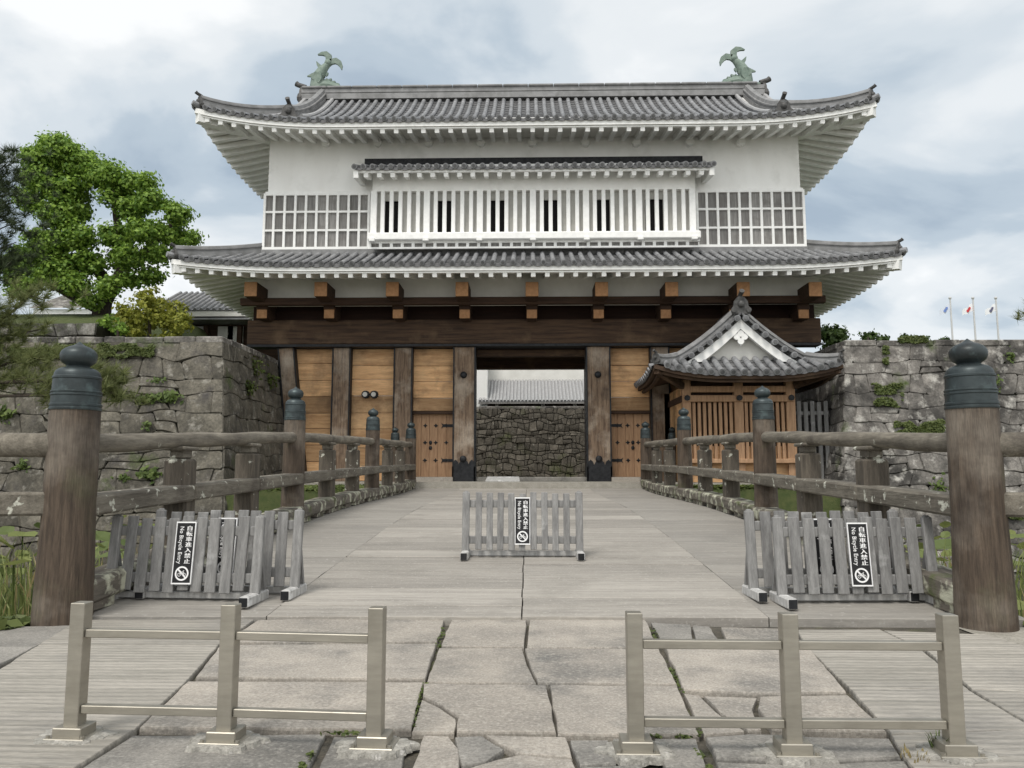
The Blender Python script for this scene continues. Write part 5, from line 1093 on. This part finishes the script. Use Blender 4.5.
def bush(name, blobs, Y, lab, cat, m_, dens, sz, clump=.25, trunk=None):
    c0 = at(blobs[0][0], blobs[0][1] + blobs[0][2], Y); root = thing(name, c0, lab, cat); k_ = Y / F_PX
    B = [(tuple(at(u, v, Y + random.uniform(-.6, .6))), (r * k_,) * 3) for u, v, r in blobs]; leaves('crown', M[m_], blob_pts(B, dens, clump, .4), sz, root)
    m = MB(); limb(m, [c0 - V((0, 0, .9)), at(blobs[0][0], blobs[0][1], Y)], .10, .04); m.build('trunk', M['bark'], root); return root
bush('round_shrub', [(150, 312, 20), (128, 318, 14), (172, 316, 16), (150, 300, 13), (135, 328, 12), (168, 328, 14), (186, 324, 9)], 27, 'yellow green rounded shrub on the wall between the big tree and the gatehouse', 'shrub', 'leafyellow', 26, .085, .2)
bush('round_shrub', [(118, 330, 8), (108, 322, 7)], 26, 'small green shrub at the foot of the big tree', 'shrub', 'leaf', 30, .09, .2)
bush('broadleaf_tree', [(832, 338, 12), (822, 332, 7), (842, 334, 6)], 34, 'dark green tree behind the right wall beside the gatehouse eaves', 'tree', 'leafdark', 26, .12)
bush('round_shrub', [(868, 337, 6), (880, 339, 5)], 38, 'dark green clipped shrub just showing over the right castle wall', 'shrub', 'leafdark', 30, .12)
bush('round_shrub', [(905, 340, 4), (925, 341, 4), (945, 341, 3)], 40, 'thin low hedge top showing over the right castle wall', 'hedge', 'leafdark', 30, .12)
def needles(pts, l, w_, name, m_, root, k=38):
    P = []; F = []
    org = wloc(root)
    for (c, d) in pts:
        c = V(c) - org; d = V(d).normalized()
        for i in range(k):
            q = (d * random.uniform(.1, 1.0) + V((random.gauss(0, .6), random.gauss(0, .6), random.gauss(0, .6)))).normalized(); s = q.cross(V((random.random(), random.random(), random.random()))).normalized() * w_; ll = l * random.uniform(.6, 1.1); o = len(P)
            P += [c - s, c + s, c + q * ll]; F.append((o, o + 1, o + 2))
    me = bpy.data.meshes.new(name); me.from_pydata([tuple(p) for p in P], [], F); me.materials.append(M[m_]); o = bpy.data.objects.new(name, me); C.objects.link(o); o.parent = root; return o
def pine(lab, base, top, sprays, Y, l, m_, w_=.006, k=38, tr=.25, lr=.035):
    root = thing('pine_tree', base, lab, 'tree'); m = MB(); b, t = V(base), V(top); limb(m, [b, b.lerp(t, .5) + V((.2, 0, 0)), t], tr, tr * .35); P = []
    for (pts, rad, n) in sprays:
        q = [at(u, v, Y + dy_) for u, v, dy_ in pts]; s0 = b.lerp(t, min(1, max(0, (q[0].z - b.z) / (t.z - b.z)))); limb(m, [s0] + q, lr, .012, 6)
        for i in range(n):
            j = random.randint(0, len(q) - 1); c = q[j].lerp(q[max(0, j - 1)], random.random()); P.append((c + V((random.gauss(0, rad), random.gauss(0, rad), random.gauss(0, rad * .45))), (random.gauss(0, .4), -.2, .7)))
    m.build('trunk', M['bark'], root, True); needles(P, l, w_, 'crown', m_, root, k); return root
pb = at(-75, 520, 13.5)
pine('pine with long soft needles reaching in from the left in front of the stone wall', (pb.x, 13.5, -2.0), (pb.x + .6, 13.5, 5.5),
     [([(-20, 385, 0), (30, 378, -.2), (62, 388, -.4), (95, 372, -.5), (112, 390, -.4)], .22, 120), ([(-20, 372, .3), (20, 360, .2), (60, 358, .2), (85, 350, .3)], .22, 90), ([(-15, 330, 0), (12, 312, .2), (30, 296, .3), (44, 300, .4)], .26, 90), ([(-20, 345, .2), (10, 335, .3), (38, 330, .2)], .2, 50), ([(60, 395, -.3), (80, 402, -.3), (60, 405, -.3)], .18, 40), ([(95, 380, -.5), (115, 395, -.5), (122, 402, -.5)], .14, 40)], 13.5, .27, 'needle', .0065, 50, .2)
pb = at(-45, 330, 24)
pine('dark dense pine at the far left edge beside the large green tree', (pb.x, 24, 3.5), (pb.x + .6, 24, 12.5),
     [([(-20, 250 + d_, 0), (2, 238 + d_, .2), (18 - abs(d_) * .15, 232 + d_, .2)], .5, 90) for d_ in (-70, -50, -30, -10, 10, 30)] + [([(-20, 170, 0), (0, 160, 0), (5, 150, 0)], .35, 60)], 24, .34, 'needledark', .010, 40, .25)
pb = at(1085, 500, 12)
pine('pine branch tip with dark needles at the right edge above the castle wall', (pb.x + .8, 12, -2.0), (pb.x + .8, 12, 6.5), [([(1060, 325, 0), (1035, 318, 0), (1024, 312, 0)], .13, 50), ([(1060, 300, 0), (1034, 302, 0)], .14, 30)] + [([(1150, 250 + q * 32, 0), (1175, 240 + q * 32, dy_), (1210, 236 + q * 32, dy_)], .26, 55) for q in range(-3, 3) for sx, dy_ in ((1, .3), (1, -.5))] + [([(1170, 40 + 20 * q, .2), (1180, 30 + 20 * q, -.3), (1200, 50 + 20 * q, 0)], .36, 70) for q in range(6)], 12, .16, 'needle', .004, 36, .18)
# flagpoles
def flagpole(u, vt, lab, col, em):
    Y = 60; b = at(u + 7, 345, Y); t = at(u + 3, vt, Y); t.x = b.x; root = thing('flagpole', (b.x, Y, 4), lab, 'flagpole', 'flagpoles beyond the right wall')
    m = MB(); m.tube([(b.x, Y, 4), (b.x, Y, t.z)], [.10, .06], 8); m.build('pole', M['steelpole'], root); m = MB(); m.sphere((b.x, Y, t.z + .08), .12, 8, 5); m.build('knob', M['steelpole'], root)
    m = MB(); m.grid(lambda a, c: V((b.x - .05 - .80 * a, Y + .12 * math.sin(a * 7), t.z - .35 - .62 * c - .55 * a * (1 - .35 * c) + .05 * math.sin(a * 9))), 14, 8); f = m.build('flag', col[0], root, True)
    m = MB(); m.grid(lambda a, c: (lambda q, s: V((b.x - .05 - .80 * q, Y - .04 + .12 * math.sin(q * 7), t.z - .35 - .62 * s - .55 * q * (1 - .35 * s) + .05 * math.sin(q * 9))))(.45 + .30 * c * math.cos(2 * math.pi * a), .5 + .30 * c * math.sin(2 * math.pi * a)), 14, 3); m.build('emblem', col[1], f)
M['flagwhite'] = mat('flag_white', (.75, .76, .78), None, 3, bump=0); M['flagred'] = mat('flag_red', (.55, .05, .06), None, 3, bump=0); M['flagblue'] = mat('flag_blue', (.16, .25, .55), None, 3, bump=0); M['flagpale'] = mat('flag_pale', (.62, .66, .74), None, 3, bump=0); M['flaggrey'] = mat('flag_grey', (.12, .12, .2), None, 3, bump=0)
flagpole(946, 299, 'leftmost of three flagpoles over the right wall, pale blue and white flag', (M['flagpale'], M['flagblue']), 0); flagpole(969, 299, 'middle one of three flagpoles, white flag with a red disc', (M['flagwhite'], M['flagred']), 1); flagpole(992, 299, 'rightmost of three flagpoles, white flag with a dark emblem', (M['flagwhite'], M['flaggrey']), 2)
for o in bpy.data.objects:
    if o.type == 'MESH' and 'kind' not in o and o.parent is None and 'label' not in o: print('UNTAGGED', o.name)
